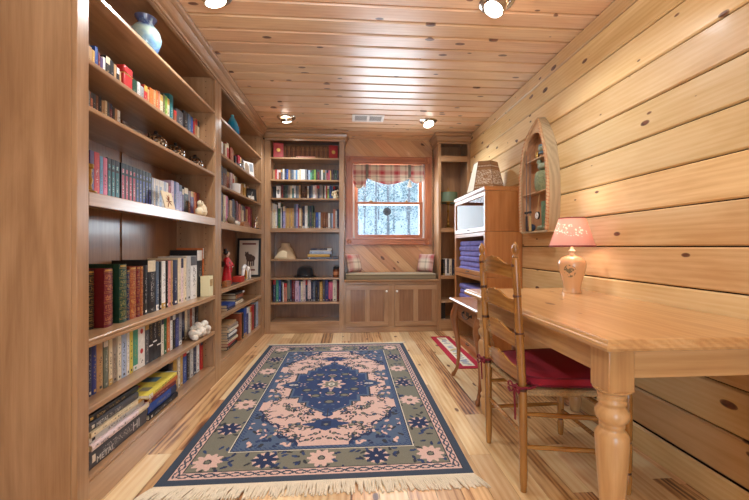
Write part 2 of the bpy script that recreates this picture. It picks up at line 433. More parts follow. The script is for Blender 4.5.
# ------------------------------------------------------------------ fitted cases
CROWN = [(0, -.126), (-.012, -.126), (-.013, -.110), (-.004, -.105), (-.004, -.099), (-.018, -.090), (-.031, -.066), (-.034, -.050), (-.027, -.046), (-.027, -.040), (-.042, -.032), (-.052, -.024), (-.052, -.003), (0, -.003)]
def shelf_nose(x_front, y0, y1, z, t, mat):   # moulded front lip along Y facing +x
    return [(x_front, z), (x_front, z)]
def long_case(name, label, y0, y1, oy0, oy1, shelves, near_end):
    root = thing(name, ((XL + XF) / 2, (y0 + y1) / 2, 0), label, 'bookcase')
    B = lambda *a: MB().box(*a)
    # end and middle panels, back, top, plinth, face frame
    B(XL + .001, XF - .022, y0 + (0 if near_end else .0006), oy0 - .0, 0.0, ZC - .004).build('side_panel', [M['oakZ']], root, bevel=.0015)
    pz = MB(); pz.box(XL + .001, XF - .022, oy1, y1, 0, ZC - .004)
    o = pz.build('side_panel', [M['oakZ']], root)
    ph = MB()
    for xx in (XF - .07, XF - .255):
        for i in range(46):
            z = .22 + i * .046
            n0 = len(ph.v); ph.lathe([(.0032, 0), (.0032, .0006)], (0, 0, 0), 8); ph.xf(Matrix.Translation((xx, oy1, z)) @ Matrix.Rotation(R(90), 4, 'X'), n0)
    ph.build('shelf_pin_holes', [M['pin']], root)
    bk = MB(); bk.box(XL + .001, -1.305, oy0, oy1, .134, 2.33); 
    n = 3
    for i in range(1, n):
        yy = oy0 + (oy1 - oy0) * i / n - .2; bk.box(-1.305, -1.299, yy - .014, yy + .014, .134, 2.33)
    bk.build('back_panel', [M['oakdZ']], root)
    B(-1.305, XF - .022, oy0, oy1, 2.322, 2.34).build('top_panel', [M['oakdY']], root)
    st = MB(); st.box(XF - .0215, XF, y0, oy0, 0, ZC - .126, 0).build('face_stile', [M['oakZ']], root, bevel=.0025)
    MB().box(XF - .0215, XF, oy1, y1, 0, ZC - .126).build('face_stile', [M['oakZ']], root, bevel=.0025)
    MB().box(XF - .0215, XF, oy0, oy1, 2.306, ZC - .126).build('top_rail', [M['oakY']], root, bevel=.002)
    MB().box(XF - .0215, XF, oy0, oy1, 0, .116).build('plinth', [M['oakY']], root, bevel=.002)
    MB().box(-1.305, XF - .001, oy0, oy1, .118, .136).build('bottom_board', [M['oakY']], root, bevel=.003)
    cr = MB(); cr.extrude([(XF - px, ZC + pz_) for px, pz_ in CROWN], 'Y', y0, y1 if near_end else y1 - .11, 0)
    # profile pieces as one continuous crown; shaped along X/Z
    cr.build('crown_moulding', [M['oakY']], root, smooth=20)
    for z, t, lip in shelves:
        s = MB()
        s.box(-1.305, XF - .026, oy0 + .0008, oy1 - .0008, z - t * .85 if lip < .04 else z - .022, z)
        if lip >= .04:
            s.extrude([(XF - .026, z), (XF - .002, z), (XF, z - .003), (XF, z - lip), (XF - .022, z - lip), (XF - .026, z - lip)], 'Y', oy0 + .0008, oy1 - .0008)
        elif lip > .025:
            s.extrude([(XF - .026, z), (XF - .006, z), (XF - .001, z - .004), (XF - .001, z - .010), (XF - .006, z - .014), (XF - .006, z - .017), (XF - .001, z - .020), (XF - .001, z - lip + .003), (XF - .006, z - lip), (XF - .026, z - lip)], 'Y', oy0 + .0008, oy1 - .0008)
        else:
            s.extrude([(XF - .026, z), (XF - .006, z), (XF - .003, z - .003), (XF - .003, z - lip + .003), (XF - .006, z - lip), (XF - .026, z - lip)], 'Y', oy0 + .0008, oy1 - .0008)
        s.build('shelf', [M['oakY']], root, smooth=25)
    return root
Z1 = dict(A=2.072, B=1.782, C=1.597, D=1.258, E=.676, F=.405)
Z2 = dict(A=2.076, B=1.790, C=1.538, D=1.24, E=.70, F=.488)
long_case('tall_bookcase', 'tall oak wall bookcase whose shelves hold three teapots and leather-bound classics', 1.391, 2.806, 1.452, 2.743,
          [(Z1['A'], .02, .02), (Z1['B'], .02, .02), (Z1['C'], .02, .02), (Z1['D'], .02, .054), (Z1['E'], .02, .033), (Z1['F'], .02, .025)], True)
long_case('tall_bookcase', 'tall oak corner bookcase holding the red kimono figurine and framed animal picture', 2.8066, YF - .0005, 2.869, 4.135,
          [(Z2['A'], .02, .02), (Z2['B'], .02, .02), (Z2['C'], .02, .02), (Z2['D'], .02, .054), (Z2['E'], .02, .033), (Z2['F'], .02, .028)], False)

def wall_case(name, label, x0, x1, ox0, ox1, shelves, crown_left, crown_right):
    root = thing(name, ((x0 + x1) / 2, (YF + YB) / 2, 0), label, 'bookcase')
    yb = YB - .02
    MB().box(x0, ox0, YF + .0205, yb, 0, ZC - .004).build('side_panel', [M['oakZ']], root)
    MB().box(ox1, x1, YF + .0205, yb, 0, ZC - .004).build('side_panel', [M['oakZ']], root)
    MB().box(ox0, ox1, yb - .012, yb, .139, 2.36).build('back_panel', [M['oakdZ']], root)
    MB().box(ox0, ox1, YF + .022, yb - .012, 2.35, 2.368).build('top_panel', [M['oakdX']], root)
    MB().box(x0, ox0, YF, YF + .02, 0, ZC - .126).build('face_stile', [M['oakZ']], root, bevel=.0025)
    MB().box(ox1, x1, YF, YF + .02, 0, ZC - .126).build('face_stile', [M['oakZ']], root, bevel=.0025)
    MB().box(ox0, ox1, YF, YF + .02, 2.352, ZC - .003).build('top_rail', [M['oakX']], root, bevel=.002)
    MB().box(ox0, ox1, YF, YF + .02, 0, .128).build('plinth', [M['oakX']], root, bevel=.002)
    MB().box(ox0, ox1, YF + .002, yb - .012, .129, .143).build('bottom_board', [M['oakX']], root, bevel=.002)
    cr = MB()
    n0 = len(cr.v); P = len(CROWN)
    # path: optional return along the left side, the front run, optional return along the right side
    rows = []
    if crown_left: rows.append([(x0 + px, YB - .03, ZC + pz) for px, pz in CROWN])
    rows.append([((x0 + px if crown_left else x0), YF + px, ZC + pz) for px, pz in CROWN])
    rows.append([((x1 - px if crown_right else x1), YF + px, ZC + pz) for px, pz in CROWN])
    if crown_right: rows.append([(x1 - px, YB - .03, ZC + pz) for px, pz in CROWN])
    vs = [p for r_ in rows for p in r_]; fs = []
    for k in range(len(rows) - 1):
        for i in range(P):
            q = (i + 1) % P; fs.append((k*P+i, k*P+q, (k+1)*P+q, (k+1)*P+i))
    fs.append(tuple(range(P))); fs.append(tuple((len(rows)-1)*P + i for i in range(P - 1, -1, -1)))
    cr.add(vs, fs); cr.build('crown_moulding', [M['oakX']], root, smooth=20)
    for z, lip in shelves:
        s = MB(); s.box(ox0 + .0008, ox1 - .0008, YF + (.002 if lip > .04 else .008), yb - .012, z - .02, z)
        if lip > .022: s.box(ox0 + .0008, ox1 - .0008, YF + .002, YF + .024, z - lip, z - .0201)
        s.build('shelf', [M['oakX']], root, bevel=.0025)
    return root
ZB = dict(a=2.118, b=1.852, c=1.629, d=1.266, e=.891, f=.667, g=.371)
wall_case('tall_bookcase', 'full-height oak bookcase filled with rows of books beside the window seat', XF + .0005, -.078, -.955, -.137,
          [(ZB['a'], .02), (ZB['b'], .02), (ZB['c'], .02), (ZB['d'], .048), (ZB['e'], .02), (ZB['f'], .022), (ZB['g'], .02)], False, True)
ZN = dict(a=2.168, d=1.277, e=.684, f=.385)
wall_case('slim_bookcase', 'slim full-height oak bookcase holding the green-shaded lamp, next to the pine wall', 1.082, 1.4862, 1.116, 1.446,
          [(ZN['a'], .07), (ZN['d'], .054), (ZN['e'], .04), (ZN['f'], .034)], True, False)

# window seat cabinet
sx0, sx1 = -.0775, 1.0815
ws = thing('window_bench', (.5, 4.43, 0), 'oak window seat cabinet with two panelled doors under the window', 'window seat')
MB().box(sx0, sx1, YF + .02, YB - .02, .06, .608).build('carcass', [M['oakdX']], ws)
ff = MB()
ff.box(sx0, -.045, YF, YF + .0195, 0, .608, 0); ff.box(1.047, sx1, YF, YF + .0195, 0, .608, 0); ff.box(.46, .54, YF, YF + .0195, .07, .582, 0)
ff.box(-.045, 1.047, YF, YF + .0195, 0, .07, 1); ff.box(-.045, 1.047, YF, YF + .0195, .582, .608, 1)
ff.build('face_frame', [M['oakZ'], M['oakX']], ws, bevel=.002)
tp = MB(); tp.extrude([(YF - .016, .636), (YF - .012, .642), (YB - .02, .642), (YB - .02, .609), (YF - .001, .609), (YF - .004, .618), (YF - .014, .624)], 'X', sx0, sx1)
tp.build('seat_top', [M['oakX']], ws, smooth=25)
def panel_door(x0, x1, z0, z1, knob_x):
    y1 = YF - .0005; y0 = y1 - .02; w = .058
    fr_ = MB()
    for a_, b_ in ((x0, x0 + w), (x1 - w, x1), ((x0 + x1) / 2 - .03, (x0 + x1) / 2 + .03)): fr_.box(a_, b_, y0, y1, z0 + w, z1 - w, 0)
    fr_.box(x0, x1, y0, y1, z0, z0 + w, 1); fr_.box(x0, x1, y0, y1, z1 - w, z1, 1)
    dr = fr_.build('door', [M['oakZ'], M['oakX']], ws, bevel=.003)
    for a_, b_ in ((x0 + w, (x0 + x1) / 2 - .03), ((x0 + x1) / 2 + .03, x1 - w)):
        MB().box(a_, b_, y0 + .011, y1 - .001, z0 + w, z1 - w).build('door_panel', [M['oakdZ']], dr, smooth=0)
    k = MB(); k.lathe([(.006, 0), (.005, .008), (.012, .014), (.014, .020), (.010, .026), (.001, .028)], (0, 0, 0), 18)
    k.xf(Matrix.Translation((knob_x, y0, z1 - .075)) @ Matrix.Rotation(R(90), 4, 'X'))
    kb = k.build('knob', [M['white']], dr); kb['label'] = 'small round white door knob'
panel_door(-.055, .462, .075, .578, .437); panel_door(.538, 1.055, .075, .578, .563)
# ------------------------------------------------------------------ desk
TX0, TX1, TY0, TY1, TZ = .746, 1.484, .977, 2.273, .766
dk = thing('writing_table', (1.11, 1.62, 0), 'honey pine writing table with turned legs, against the pine wall under the pink lamp', 'table')
tt = MB()
nb = 6
def edge_prof(lo, hi): return None
# top boards run along Y, with a moulded edge strip all round
prof = [(.012, TZ - .037), (.003, TZ - .033), (.0, TZ - .024), (.002, TZ - .016), (.007, TZ - .012), (.008, TZ - .006), (.012, TZ - .001), (.020, TZ), ]
ring = []
for off_, z in prof: ring.append([(TX0 + off_, TY0 + off_, z), (TX1, TY0 + off_, z), (TX1, TY1 - off_, z), (TX0 + off_, TY1 - off_, z)])
vs = [p for r_ in ring for p in r_]; fs = []
for k in range(len(ring) - 1):
    for i in range(4):
        q = (i + 1) % 4; fs.append((k*4+i, k*4+q, (k+1)*4+q, (k+1)*4+i))
fs.append((3, 2, 1, 0)); 
tt.add(vs, fs, 0, .3)
w_ = (TX1 - TX0 - .02) / nb
for i in range(nb):
    a_ = TX0 + .02 + i * w_
    tt.add([(a_, TY0 + .02, TZ), (a_ + w_, TY0 + .02, TZ), (a_ + w_, TY1 - .02, TZ), (a_, TY1 - .02, TZ)], [(0, 1, 2, 3)], 0, rr.random() * .55)
tt.build('tabletop', [M['tableY']], dk, smooth=30)
LEGP = [(.0, .001), (.026, 0), (.030, .02), (.034, .05), (.037, .085), (.032, .098), (.028, .104), (.034, .112), (.036, .120), (.030, .130), (.026, .138),
        (.031, .18), (.038, .27), (.045, .37), (.0475, .425), (.0475, .445), (.040, .458), (.033, .466), (.036, .474), (.036, .480), (.034, .484), (.044, .494), (.0485, .508), (.0475, .522), (.038, .534), (.035, .540), (.041, .548), (.041, .556), (.037, .562), (.042, .572), (.042, .582)]
for lx, ly in ((.831, 1.068), (.846, 2.147), (1.425, 1.068), (1.425, 2.147)):
    g = MB(); g.lathe(LEGP, (lx, ly, 0), 32, 0)
    e = .0425
    g.box(lx - e, lx + e, ly - e, ly + e, .59, TZ - .0372)
    # chamfer cone where the square block meets the turning
    n = 4; 
    g.lathe([(.042, .580), (.050, .586), (.0565, .592)], (lx, ly, 0), 32)
    g.build('leg', [M['tableZ']], dk, bevel=.004)
az0, az1 = .632, TZ - .0372
MB().box(.874, 1.382, 1.036, 1.058, az0, az1).build('apron', [M['tableX']], dk, bevel=.002)
MB().box(.889, 1.382, 2.157, 2.179, az0, az1).build('apron', [M['tableX']], dk, bevel=.002)
MB().box(.804, .826, 1.1106, 2.1044, az0, az1).build('apron', [M['tableY']], dk, bevel=.002)
MB().box(1.434, 1.456, 1.1106, 2.1044, az0, az1).build('apron', [M['tableY']], dk, bevel=.002)

# ------------------------------------------------------------------ ladder-back chair
ch = thing('ladderback_chair', (.95, 1.64, 0), 'wooden ladder-back chair with rush seat pushed under the pine writing table', 'chair')
PY = (1.452, 1.828)
M['ring'] = plain('turning_ring', S(84, 44, 22), .4)
def post(y, sgn):
    def px(z): return .731 + (.004 if z < .42 else 0) - max(0, z - .42) * .058
    zz = [0, .03, .06, .42, .428, .434, .44, .66, .668, .674, .68, .82, .826, .832, .838, .962, .985, 1.0]
    rad = {0: .0125, .03: .0145, .06: .016, .42: .0185}
    pts = []; rs = []
    for z in zz:
        pts.append((px(z), y + sgn * .006 * (z > .5) * (z - .5), z)); rs.append(rad.get(z, (.0172 if z < .7 else .0155) if z < .97 else (.0150 if z < .99 else .011)))
    g = MB(); g.tube(pts, rs, 16, 0)
    for z in (.434, .674, .832, .962): g.tube([(px(z - .006), y, z - .006), (px(z - .003), y, z - .003), (px(z + .003), y, z + .003), (px(z + .006), y, z + .006)], [.0162, .0176, .0176, .0162] if z > .7 else [.0174, .0186, .0186, .0174], 16, 1)
    o = g.build('back_post', [M['chairZ'], M['ring']], ch)
    xt = px(1.0); fi = MB()
    fi.lathe([(.009, 0), (.0085, .004), (.0125, .009), (.013, .013), (.009, .018), (.0085, .021), (.0135, .032), (.0155, .042), (.0145, .052), (.010, .064), (.005, .073), (.001, .078)], (xt, y + sgn * .003, .985), 18)
    fi.build('finial', [M['chairZ']], o)
post(PY[0], -1); post(PY[1], 1)
def slat(zc_, h):
    g = MB(); n = 28
    y0, y1 = PY[0] + .012, PY[1] - .012
    def top(t):   # scalloped upper edge, highest in the middle
        s_ = abs(t - .5) * 2
        v_ = 0.62 + .34 * (math.cos(min(1, max(0, s_ - .16) / .66) * math.pi) * .5 + .5)
        v_ += .045 * math.exp(-((s_ - .0) / .09) ** 2) - .05 * math.exp(-((s_ - .16) / .05) ** 2) + .03 * math.exp(-((s_ - .27) / .06) ** 2) + .04 * s_ ** 6
        return v_
    pts = []
    for i in range(n + 1):
        t = i / n; y = y0 + (y1 - y0) * t
        pts.append((y, zc_ + h * (top(t) - .5)))
    low = []
    for i in range(n + 1):
        t = i / n; y = y1 - (y1 - y0) * t
        low.append((y, zc_ - h * .5 + .012 * math.sin(math.pi * t) ))
    ply = pts + low; N = len(ply)
    xb = lambda z, y: .731 - (z - .42) * .058 - .022 * math.sin(math.pi * (y - y0) / (y1 - y0))
    vs = [(xb(z, y) - .005, y, z) for y, z in ply] + [(xb(z, y) + .005, y, z) for y, z in ply]
    m_ = n + 1
    fs = []
    for i in range(n):   # quads between upper and lower edge, both faces
        a_, b_ = i, i + 1; c_, d_ = N - 2 - i, N - 1 - i
        fs.append((a_, b_, c_, d_)); fs.append((N + d_, N + c_, N + b_, N + a_))
    fs += [(i, N + i, N + (i + 1) % N, (i + 1) % N) for i in range(N)]
    g.add(vs, fs, 0, rr.random())
    g.build('ladder_slat', [M['chairY']], ch, smooth=35)
for z in (.952, .800, .652, .508): slat(z, .094)
FY = (1.408, 1.882); FX = 1.165
for y in FY:
    g = MB(); g.lathe([(.012, 0), (.015, .02), (.017, .07), (.013, .085), (.012, .092), (.017, .10), (.018, .20), (.014, .214), (.013, .222), (.018, .232), (.0185, .40), (.016, .425), (.012, .432)], (FX, y, 0), 16, 0)
    for z in (.088, .218): g.lathe([(.0135, z - .004), (.0148, z), (.0135, z + .004)], (FX, y, 0), 16, 1)
    g.build('front_leg', [M['chairZ'], M['ring']], ch)
def rung(a_, b_, r_=.0095):
    a_, b_ = Vector(a_), Vector(b_); g = MB()
    g.tube([a_, a_.lerp(b_, .12), a_.lerp(b_, .5), a_.lerp(b_, .88), b_], [r_ * .75, r_, r_ * 1.15, r_, r_ * .75], 10, 0)
    g.build('rung', [M['chairX']], ch)
for z in (.17, .31):
    for s_ in (0, 1): rung((.735, PY[s_], z + .02), (FX, FY[s_], z))
rung((.735, PY[0], .24), (.735, PY[1], .24)); rung((FX, FY[0], .14), (FX, FY[1], .14)); rung((FX, FY[0], .30), (FX, FY[1], .30))
# rush seat
M['rush'] = plain('rush', S(176, 146, 104), .8, var=.3, bscale=160, bump=.4)
g = MB(); cx, cy = .95, 1.642
crn = [(.737, PY[0] - .006), (FX + .004, FY[0] - .004), (FX + .004, FY[1] + .004), (.737, PY[1] + .006)]
for k in range(4):
    p, q = crn[k], crn[(k + 1) % 4]; ns = 20
    for i in range(ns):
        a_ = [p[0] + (q[0] - p[0]) * i / ns, p[1] + (q[1] - p[1]) * i / ns]; b_ = [p[0] + (q[0] - p[0]) * (i + .96) / ns, p[1] + (q[1] - p[1]) * (i + .96) / ns]
        pr = [(-.0, -.0)]
        o_ = Vector(((p[1] - q[1]), (q[0] - p[0]), 0)).normalized()   # inward normal for ccw
        vs = []
        for e_ in (a_, b_):
            for (t_, z_) in ((.03, .405), (.006, .405), (-.004, .413), (-.004, .424), (.004, .432), (.03, .436)):
                vs.append((e_[0] + o_.x * t_, e_[1] + o_.y * t_, z_))
            vs.append((cx, cy, .432)); vs.append((cx, cy, .410))
        fs = [(i_, i_ + 1, i_ + 9, i_ + 8) for i_ in range(7)] + [(7, 0, 8, 15)]
        g.add(vs, fs)
rs = g.build('rush_seat', [M['rush']], ch, smooth=30); rs['label'] = 'woven rush seat'

# tie-on cushion (a thing of its own, lying on the seat)
M['burg'] = plain('burgundy_cotton', S(152, 22, 44), .85, var=.12, bscale=300, bump=.3)
M['burgp'] = plain('burgundy_piping', S(120, 16, 36), .8)
cu = thing('seat_cushion', (.95, 1.642, .437), 'burgundy tie-on cushion lying on the rush seat of the ladder-back chair', 'cushion')
def cush_outline(n=48):
    out = []
    for i in range(n):
        t = 2 * math.pi * i / n; c_, s_ = math.cos(t), math.sin(t)
        ex = math.copysign(abs(c_) ** .35, c_); ey = math.copysign(abs(s_) ** .35, s_)
        u = ex; hw = .188 + .042 * (u * .5 + .5)
        out.append((.955 + ex * .198, 1.643 + ey * hw))
    return out
ol = cush_outline(); n = len(ol)
g = MB(); vs = []; fs = []
lev = [(.94, .438), (1.0, .444), (1.005, .462), (1.0, .480), (.93, .486), (.7, .490), (.4, .491), (.05, .489)]
for k_, z in lev:
    for p in ol: vs.append((.955 + (p[0] - .955) * k_, 1.643 + (p[1] - 1.643) * k_, z))
for k in range(len(lev) - 1):
    for i in range(n):
        q = (i + 1) % n; fs.append((k*n+i, k*n+q, (k+1)*n+q, (k+1)*n+i))
fs.append(tuple(range(n - 1, -1, -1))); fs.append(tuple((len(lev)-1)*n + i for i in range(n)))
g.add(vs, fs); g.build('pad', [M['burg']], cu, smooth=60)
g = MB()
for z in (.446, .480):
    pts = [(.955 + (p[0] - .955) * 1.008, 1.643 + (p[1] - 1.643) * 1.008, z) for p in ol]; g.tube(pts + [pts[0]], .004, 6)
g.build('piping', [M['burgp']], cu)
for y, sg in ((PY[0], -1), (PY[1], 1)):
    g = MB(); c0 = Vector((.697, y, .447))
    g.tube([(.775, y - sg * .026, .455), (.745, y - sg * .026, .450), (.715, y - sg * .022, .447), c0], .0055, 6)
    g.tube([(.775, y + sg * .026, .455), (.752, y + sg * .026, .450), (.716, y + sg * .023, .447), c0], .0055, 6)
    g.ball(c0, .011, 10)
    for d_ in (-1, 1):
        lp = [c0 + Vector((-.004 - .012 * math.sin(t), d_ * (.055 * math.sin(t / 2) ** .8 if t < 6.2 else 0) * (1), .016 * math.sin(t) - .010 * (t / 6.28))) for t in [0, .8, 1.6, 2.4, 3.14, 3.9, 4.7, 5.5]]
        lp = [c0 + Vector((-.006, d_ * a_, b_)) for a_, b_ in ((0, 0), (.018, .012), (.036, .012), (.050, .002), (.048, -.008), (.034, -.008), (.016, -.003), (0, 0))]
        g.tube(lp, .0048, 6, flat=.7)
    g.tube([c0, c0 + Vector((-.006, -.006, -.03)), c0 + Vector((-.004, -.010, -.085)), c0 + Vector((-.002, -.006, -.105 if sg > 0 else -.135))], .0058, 6, flat=.6)
    g.tube([c0, c0 + Vector((-.006, .010, -.02)), c0 + Vector((-.006, .030, -.03)), c0 + Vector((-.004, .055, -.022))], .0052, 6, flat=.6)
    g.build('tie_bow', [M['burgp']], cu)

# ------------------------------------------------------------------ end table with cabriole legs
et = thing('end_table', (1.03, 2.5, 0), 'small brown end table with curved cabriole legs and a drawer, beyond the writing table', 'table')
ex0, ex1, ey0, ey1, ez = .80, 1.135, 2.2, 2.825, .63
g = MB(); g.extrude([(ex0 + .008, ez - .022), (ex0, ez - .014), (ex0 + .002, ez - .008), (ex0 + .010, ez - .004), (ex0 + .014, ez), (ex1, ez), (ex1, ez - .022)], 'Y', ey0, ey1)
g.build('tabletop', [M['brownY']], et, smooth=30, bevel=.002)
MB().box(ex0 + .06, ex1 - .02, ey0 + .045, ey1 - .045, .47, ez - .0222).build('apron', [M['brownY']], et, bevel=.002)
dr = MB().box(ex0 + .046, ex0 + .0598, ey0 + .085, ey1 - .085, .492, .596).build('drawer', [M['brownY']], et, bevel=.003)
g = MB()
for yy in (2.42, 2.58): g.lathe([(.014, 0), (.014, .002), (.006, .004), (.005, .014), (.001, .016)], (0, 0, 0), 14); g.xf(Matrix.Translation((ex0 + .046, yy, .55)) @ Matrix.Rotation(R(-90), 4, 'Y'), len(g.v) - 14 * 5)
bp = [(ex0 + .034, 2.42, .55)] + [(ex0 + .028, 2.42 + .16 * t, .55 - .032 * math.sin(math.pi * t) ** .6) for t in (.05, .15, .3, .5, .7, .85, .95)] + [(ex0 + .034, 2.58, .55)]
g.tube(bp, .0042, 8); g.box(ex0 + .0445, ex0 + .046, 2.47, 2.53, .535, .565)
g.build('bail_handle', [M['pewter']], dr)
for lx, ly, dx, dy in ((ex0 + .056, ey0 + .082, -1, -1), (ex0 + .056, ey1 - .052, -1, 1), (ex1 - .05, ey0 + .07, 1, -1), (ex1 - .05, ey1 - .07, 1, 1)):
    D = Vector((dx, dy, 0)) * .7; k = .55 if dx > 0 else 1
    path = [(0, .608, .024), (.004, .56, .030), (.022, .51, .034), (.030, .47, .033), (.022, .41, .027), (.004, .33, .021), (-.010, .24, .0165), (-.010, .15, .0135), (.004, .07, .0125), (.022, .035, .0135), (.034, .018, .017), (.038, .008, .016), (.038, 0.0, .012)]
    g = MB(); g.tube([(lx + D.x * o_ * k, ly + D.y * o_, z) for o_, z, r_ in path], [r_ for o_, z, r_ in path], 14)
    g.build('leg', [M['brownZ']], et)

# ------------------------------------------------------------------ glass-door stacking bookcase
bx0, bx1, by0, by1 = 1.152, 1.484, 2.95, 3.83
br = thing('barrister_bookcase', (1.32, 3.39, 0), 'amber wood stacking cabinet with glass fronts against the pine wall beyond the writing table', 'cabinet')
secs = [(.055, .374), (.374, .774), (.774, 1.174), (1.174, 1.525)]
MB().box(bx0 + .012, bx1, by0 + .004, by1 - .004, 0, .0545).build('base', [M['barrY']], br, bevel=.003)
for z0, z1 in secs:
    g = MB()
    g.box(bx0 + .022, bx1, by0, by0 + .018, z0 + .001, z1 - .001, 0); g.box(bx0 + .022, bx1, by1 - .018, by1, z0 + .001, z1 - .001, 0)
    g.box(bx1 - .012, bx1, by0 + .018, by1 - .018, z0 + .001, z1 - .001, 1); g.box(bx0 + .022, bx1 - .012, by0 + .018, by1 - .018, z0 + .001, z0 + .014, 1)
    g.box(bx0 + .022, bx1 - .012, by0 + .018, by1 - .018, z1 - .014, z1 - .001, 1)
    g.build('cabinet_unit', [M['barrZ'], M['barrY']], br, bevel=.0015)
    f_ = MB(); s_ = .032
    f_.box(bx0, bx0 + .021, by0, by0 + s_, z0 + .003, z1 - .003, 0); f_.box(bx0, bx0 + .021, by1 - s_, by1, z0 + .003, z1 - .003, 0)
    f_.box(bx0, bx0 + .021, by0 + s_, by1 - s_, z0 + .003, z0 + .045, 1); f_.box(bx0, bx0 + .021, by0 + s_, by1 - s_, z1 - .038, z1 - .003, 1)
    do = f_.build('door', [M['barrZ'], M['barrY']], br, bevel=.002)
    MB().box(bx0 + .010, bx0 + .014, by0 + s_ - .004, by1 - s_ + .004, z0 + .042, z1 - .036).build('door_glass', [M['doorglass']], do, smooth=0)
    k = MB(); k.tube([(bx0, 3.36, z0 + .026), (bx0 - .014, 3.362, z0 + .026), (bx0 - .016, 3.39, z0 + .024), (bx0 - .014, 3.418, z0 + .026), (bx0, 3.42, z0 + .026)], .004, 8)
    k.build('pull', [M['pewter']], do)
g = MB(); g.extrude([(bx0 + .022, 1.526), (bx0 + .004, 1.526), (bx0 - .004, 1.536), (bx0 - .008, 1.548), (bx0 - .008, 1.560), (bx0 - .002, 1.564), (bx1, 1.564), (bx1, 1.526)], 'Y', by0 - .002, by1 + .004)
g.build('top_cap', [M['barrY']], br, smooth=25)

qm = plain('violet_reflection_cloth', S(122, 112, 186), .9, var=.2, bscale=14, bump=.4)  # added cloths whose violet stands in for a reflection in the glass
for z_, n_, lab in ((secs[1][0], 5, 'added blue-violet folds behind the lower cabinet glass, imitating a violet reflection'), (secs[2][0], 6, 'added blue-violet folds behind the middle cabinet glass, imitating a violet reflection')):
    q = thing('added_cloth', (1.31, 3.39, z_ + .0145), lab, 'cloth')
    for i in range(n_):
        zz = z_ + .0145 + i * .052
        MB().box(1.185 + .006 * (i % 2), 1.45, by0 + .05 + .012 * (i % 3), by1 - .05 - .01 * (i % 2), zz, zz + .0515).build('fold', [qm], q, bevel=.016)
# ------------------------------------------------------------------ table lamp
lx, ly = 1.328, 2.03
lp = thing('table_lamp', (lx, ly, TZ), 'lit table lamp with pink shade and peach ceramic base on the pine table', 'lamp')
peach, nt, b = newmat('peach_glaze')
b.inputs['Base Color'].default_value = S(224, 178, 132); b.inputs['Roughness'].default_value = .22; b.inputs['Coat Weight'].default_value = .5
tc = node(nt, 'ShaderNodeTexCoord'); mp = node(nt, 'ShaderNodeMapping'); mp.inputs['Location'].default_value = (.07, .075, -.125); nt.links.new(tc.outputs['Object'], mp.inputs['Vector'])
ln = node(nt, 'ShaderNodeVectorMath', operation='LENGTH'); nt.links.new(mp.outputs[0], ln.inputs[0])
nz = node(nt, 'ShaderNodeTexNoise'); nz.inputs['Scale'].default_value = 55; nz.inputs['Detail'].default_value = 3; nt.links.new(tc.outputs['Object'], nz.inputs['Vector'])
msk = math_(nt, 'MULTIPLY', math_(nt, 'LESS_THAN', ln.outputs['Value'], .052), math_(nt, 'GREATER_THAN', nz.outputs['Fac'], .53))
nt.links.new(mix(nt, msk, S(224, 178, 132), S(128, 116, 92)), b.inputs['Base Color'])
g = MB(); g.lathe([(r_ * .88 if r_ > .02 else r_, z_) for r_, z_ in [(.001, .0), (.056, 0), (.058, .006), (.054, .012), (.053, .03), (.060, .07), (.074, .115), (.085, .152), (.087, .172), (.083, .190), (.066, .208), (.040, .219), (.020, .224), (.016, .226)]], (lx, ly, TZ), 40)
g.build('lamp_base', [peach], lp, smooth=60)
g = MB(); g.lathe([(.016, .226), (.012, .232), (.010, .238), (.019, .246), (.020, .252), (.012, .258), (.008, .264), (.008, .30), (.006, .44), (.009, .445), (.006, .456), (.001, .458)], (lx, ly, TZ), 18)
g.build('lamp_stem', [M['cream']], lp)
g = MB(); g.ball((lx, ly, TZ + .345), .028, 16, sc=(1, 1, 1.3)); bu = g.build('bulb', [glow], lp)
pk, nt, b = newmat('pink_shade')
for n_ in list(nt.nodes):
    if n_.type == 'BSDF_PRINCIPLED': nt.nodes.remove(n_)
out = nt.nodes['Material Output']; di = node(nt, 'ShaderNodeBsdfDiffuse'); tl = node(nt, 'ShaderNodeBsdfTranslucent'); ad = node(nt, 'ShaderNodeMixShader'); ad.inputs[0].default_value = .3
tc = node(nt, 'ShaderNodeTexCoord'); vo = node(nt, 'ShaderNodeTexVoronoi'); vo.inputs['Scale'].default_value = 75; nt.links.new(tc.outputs['Object'], vo.inputs['Vector'])
nz = node(nt, 'ShaderNodeTexNoise'); nz.inputs['Scale'].default_value = 16; nt.links.new(tc.outputs['Object'], nz.inputs['Vector'])
sx = node(nt, 'ShaderNodeSeparateXYZ'); nt.links.new(tc.outputs['Object'], sx.inputs[0])
band = math_(nt, 'LESS_THAN', math_(nt, 'ABSOLUTE', math_(nt, 'SUBTRACT', math_(nt, 'ADD', sx.outputs[2], math_(nt, 'MULTIPLY', sx.outputs[1], -.18)), .385)), .034)
side = math_(nt, 'LESS_THAN', sx.outputs[0], .03)
dots = math_(nt, 'MULTIPLY', math_(nt, 'LESS_THAN', vo.outputs['Distance'], .42), math_(nt, 'GREATER_THAN', nz.outputs['Fac'], .47))
fl = math_(nt, 'MULTIPLY', math_(nt, 'MULTIPLY', dots, band), side)
cc = mix(nt, fl, S(236, 190, 176), S(252, 246, 236))
nt.links.new(cc, di.inputs[0]); nt.links.new(cc, tl.inputs[0]); nt.links.new(di.outputs[0], ad.inputs[1]); nt.links.new(tl.outputs[0], ad.inputs[2]); nt.links.new(ad.outputs[0], out.inputs[0])
g = MB(); g.lathe([(.124, .277), (.070, .448), (.0685, .448), (.1225, .277), (.124, .277)], (lx, ly, TZ), 48, caps=False)
sh = g.build('lamp_shade', [pk], lp, smooth=60)
M['rosetrim'] = plain('rose_trim', S(150, 70, 66), .8)
g = MB()
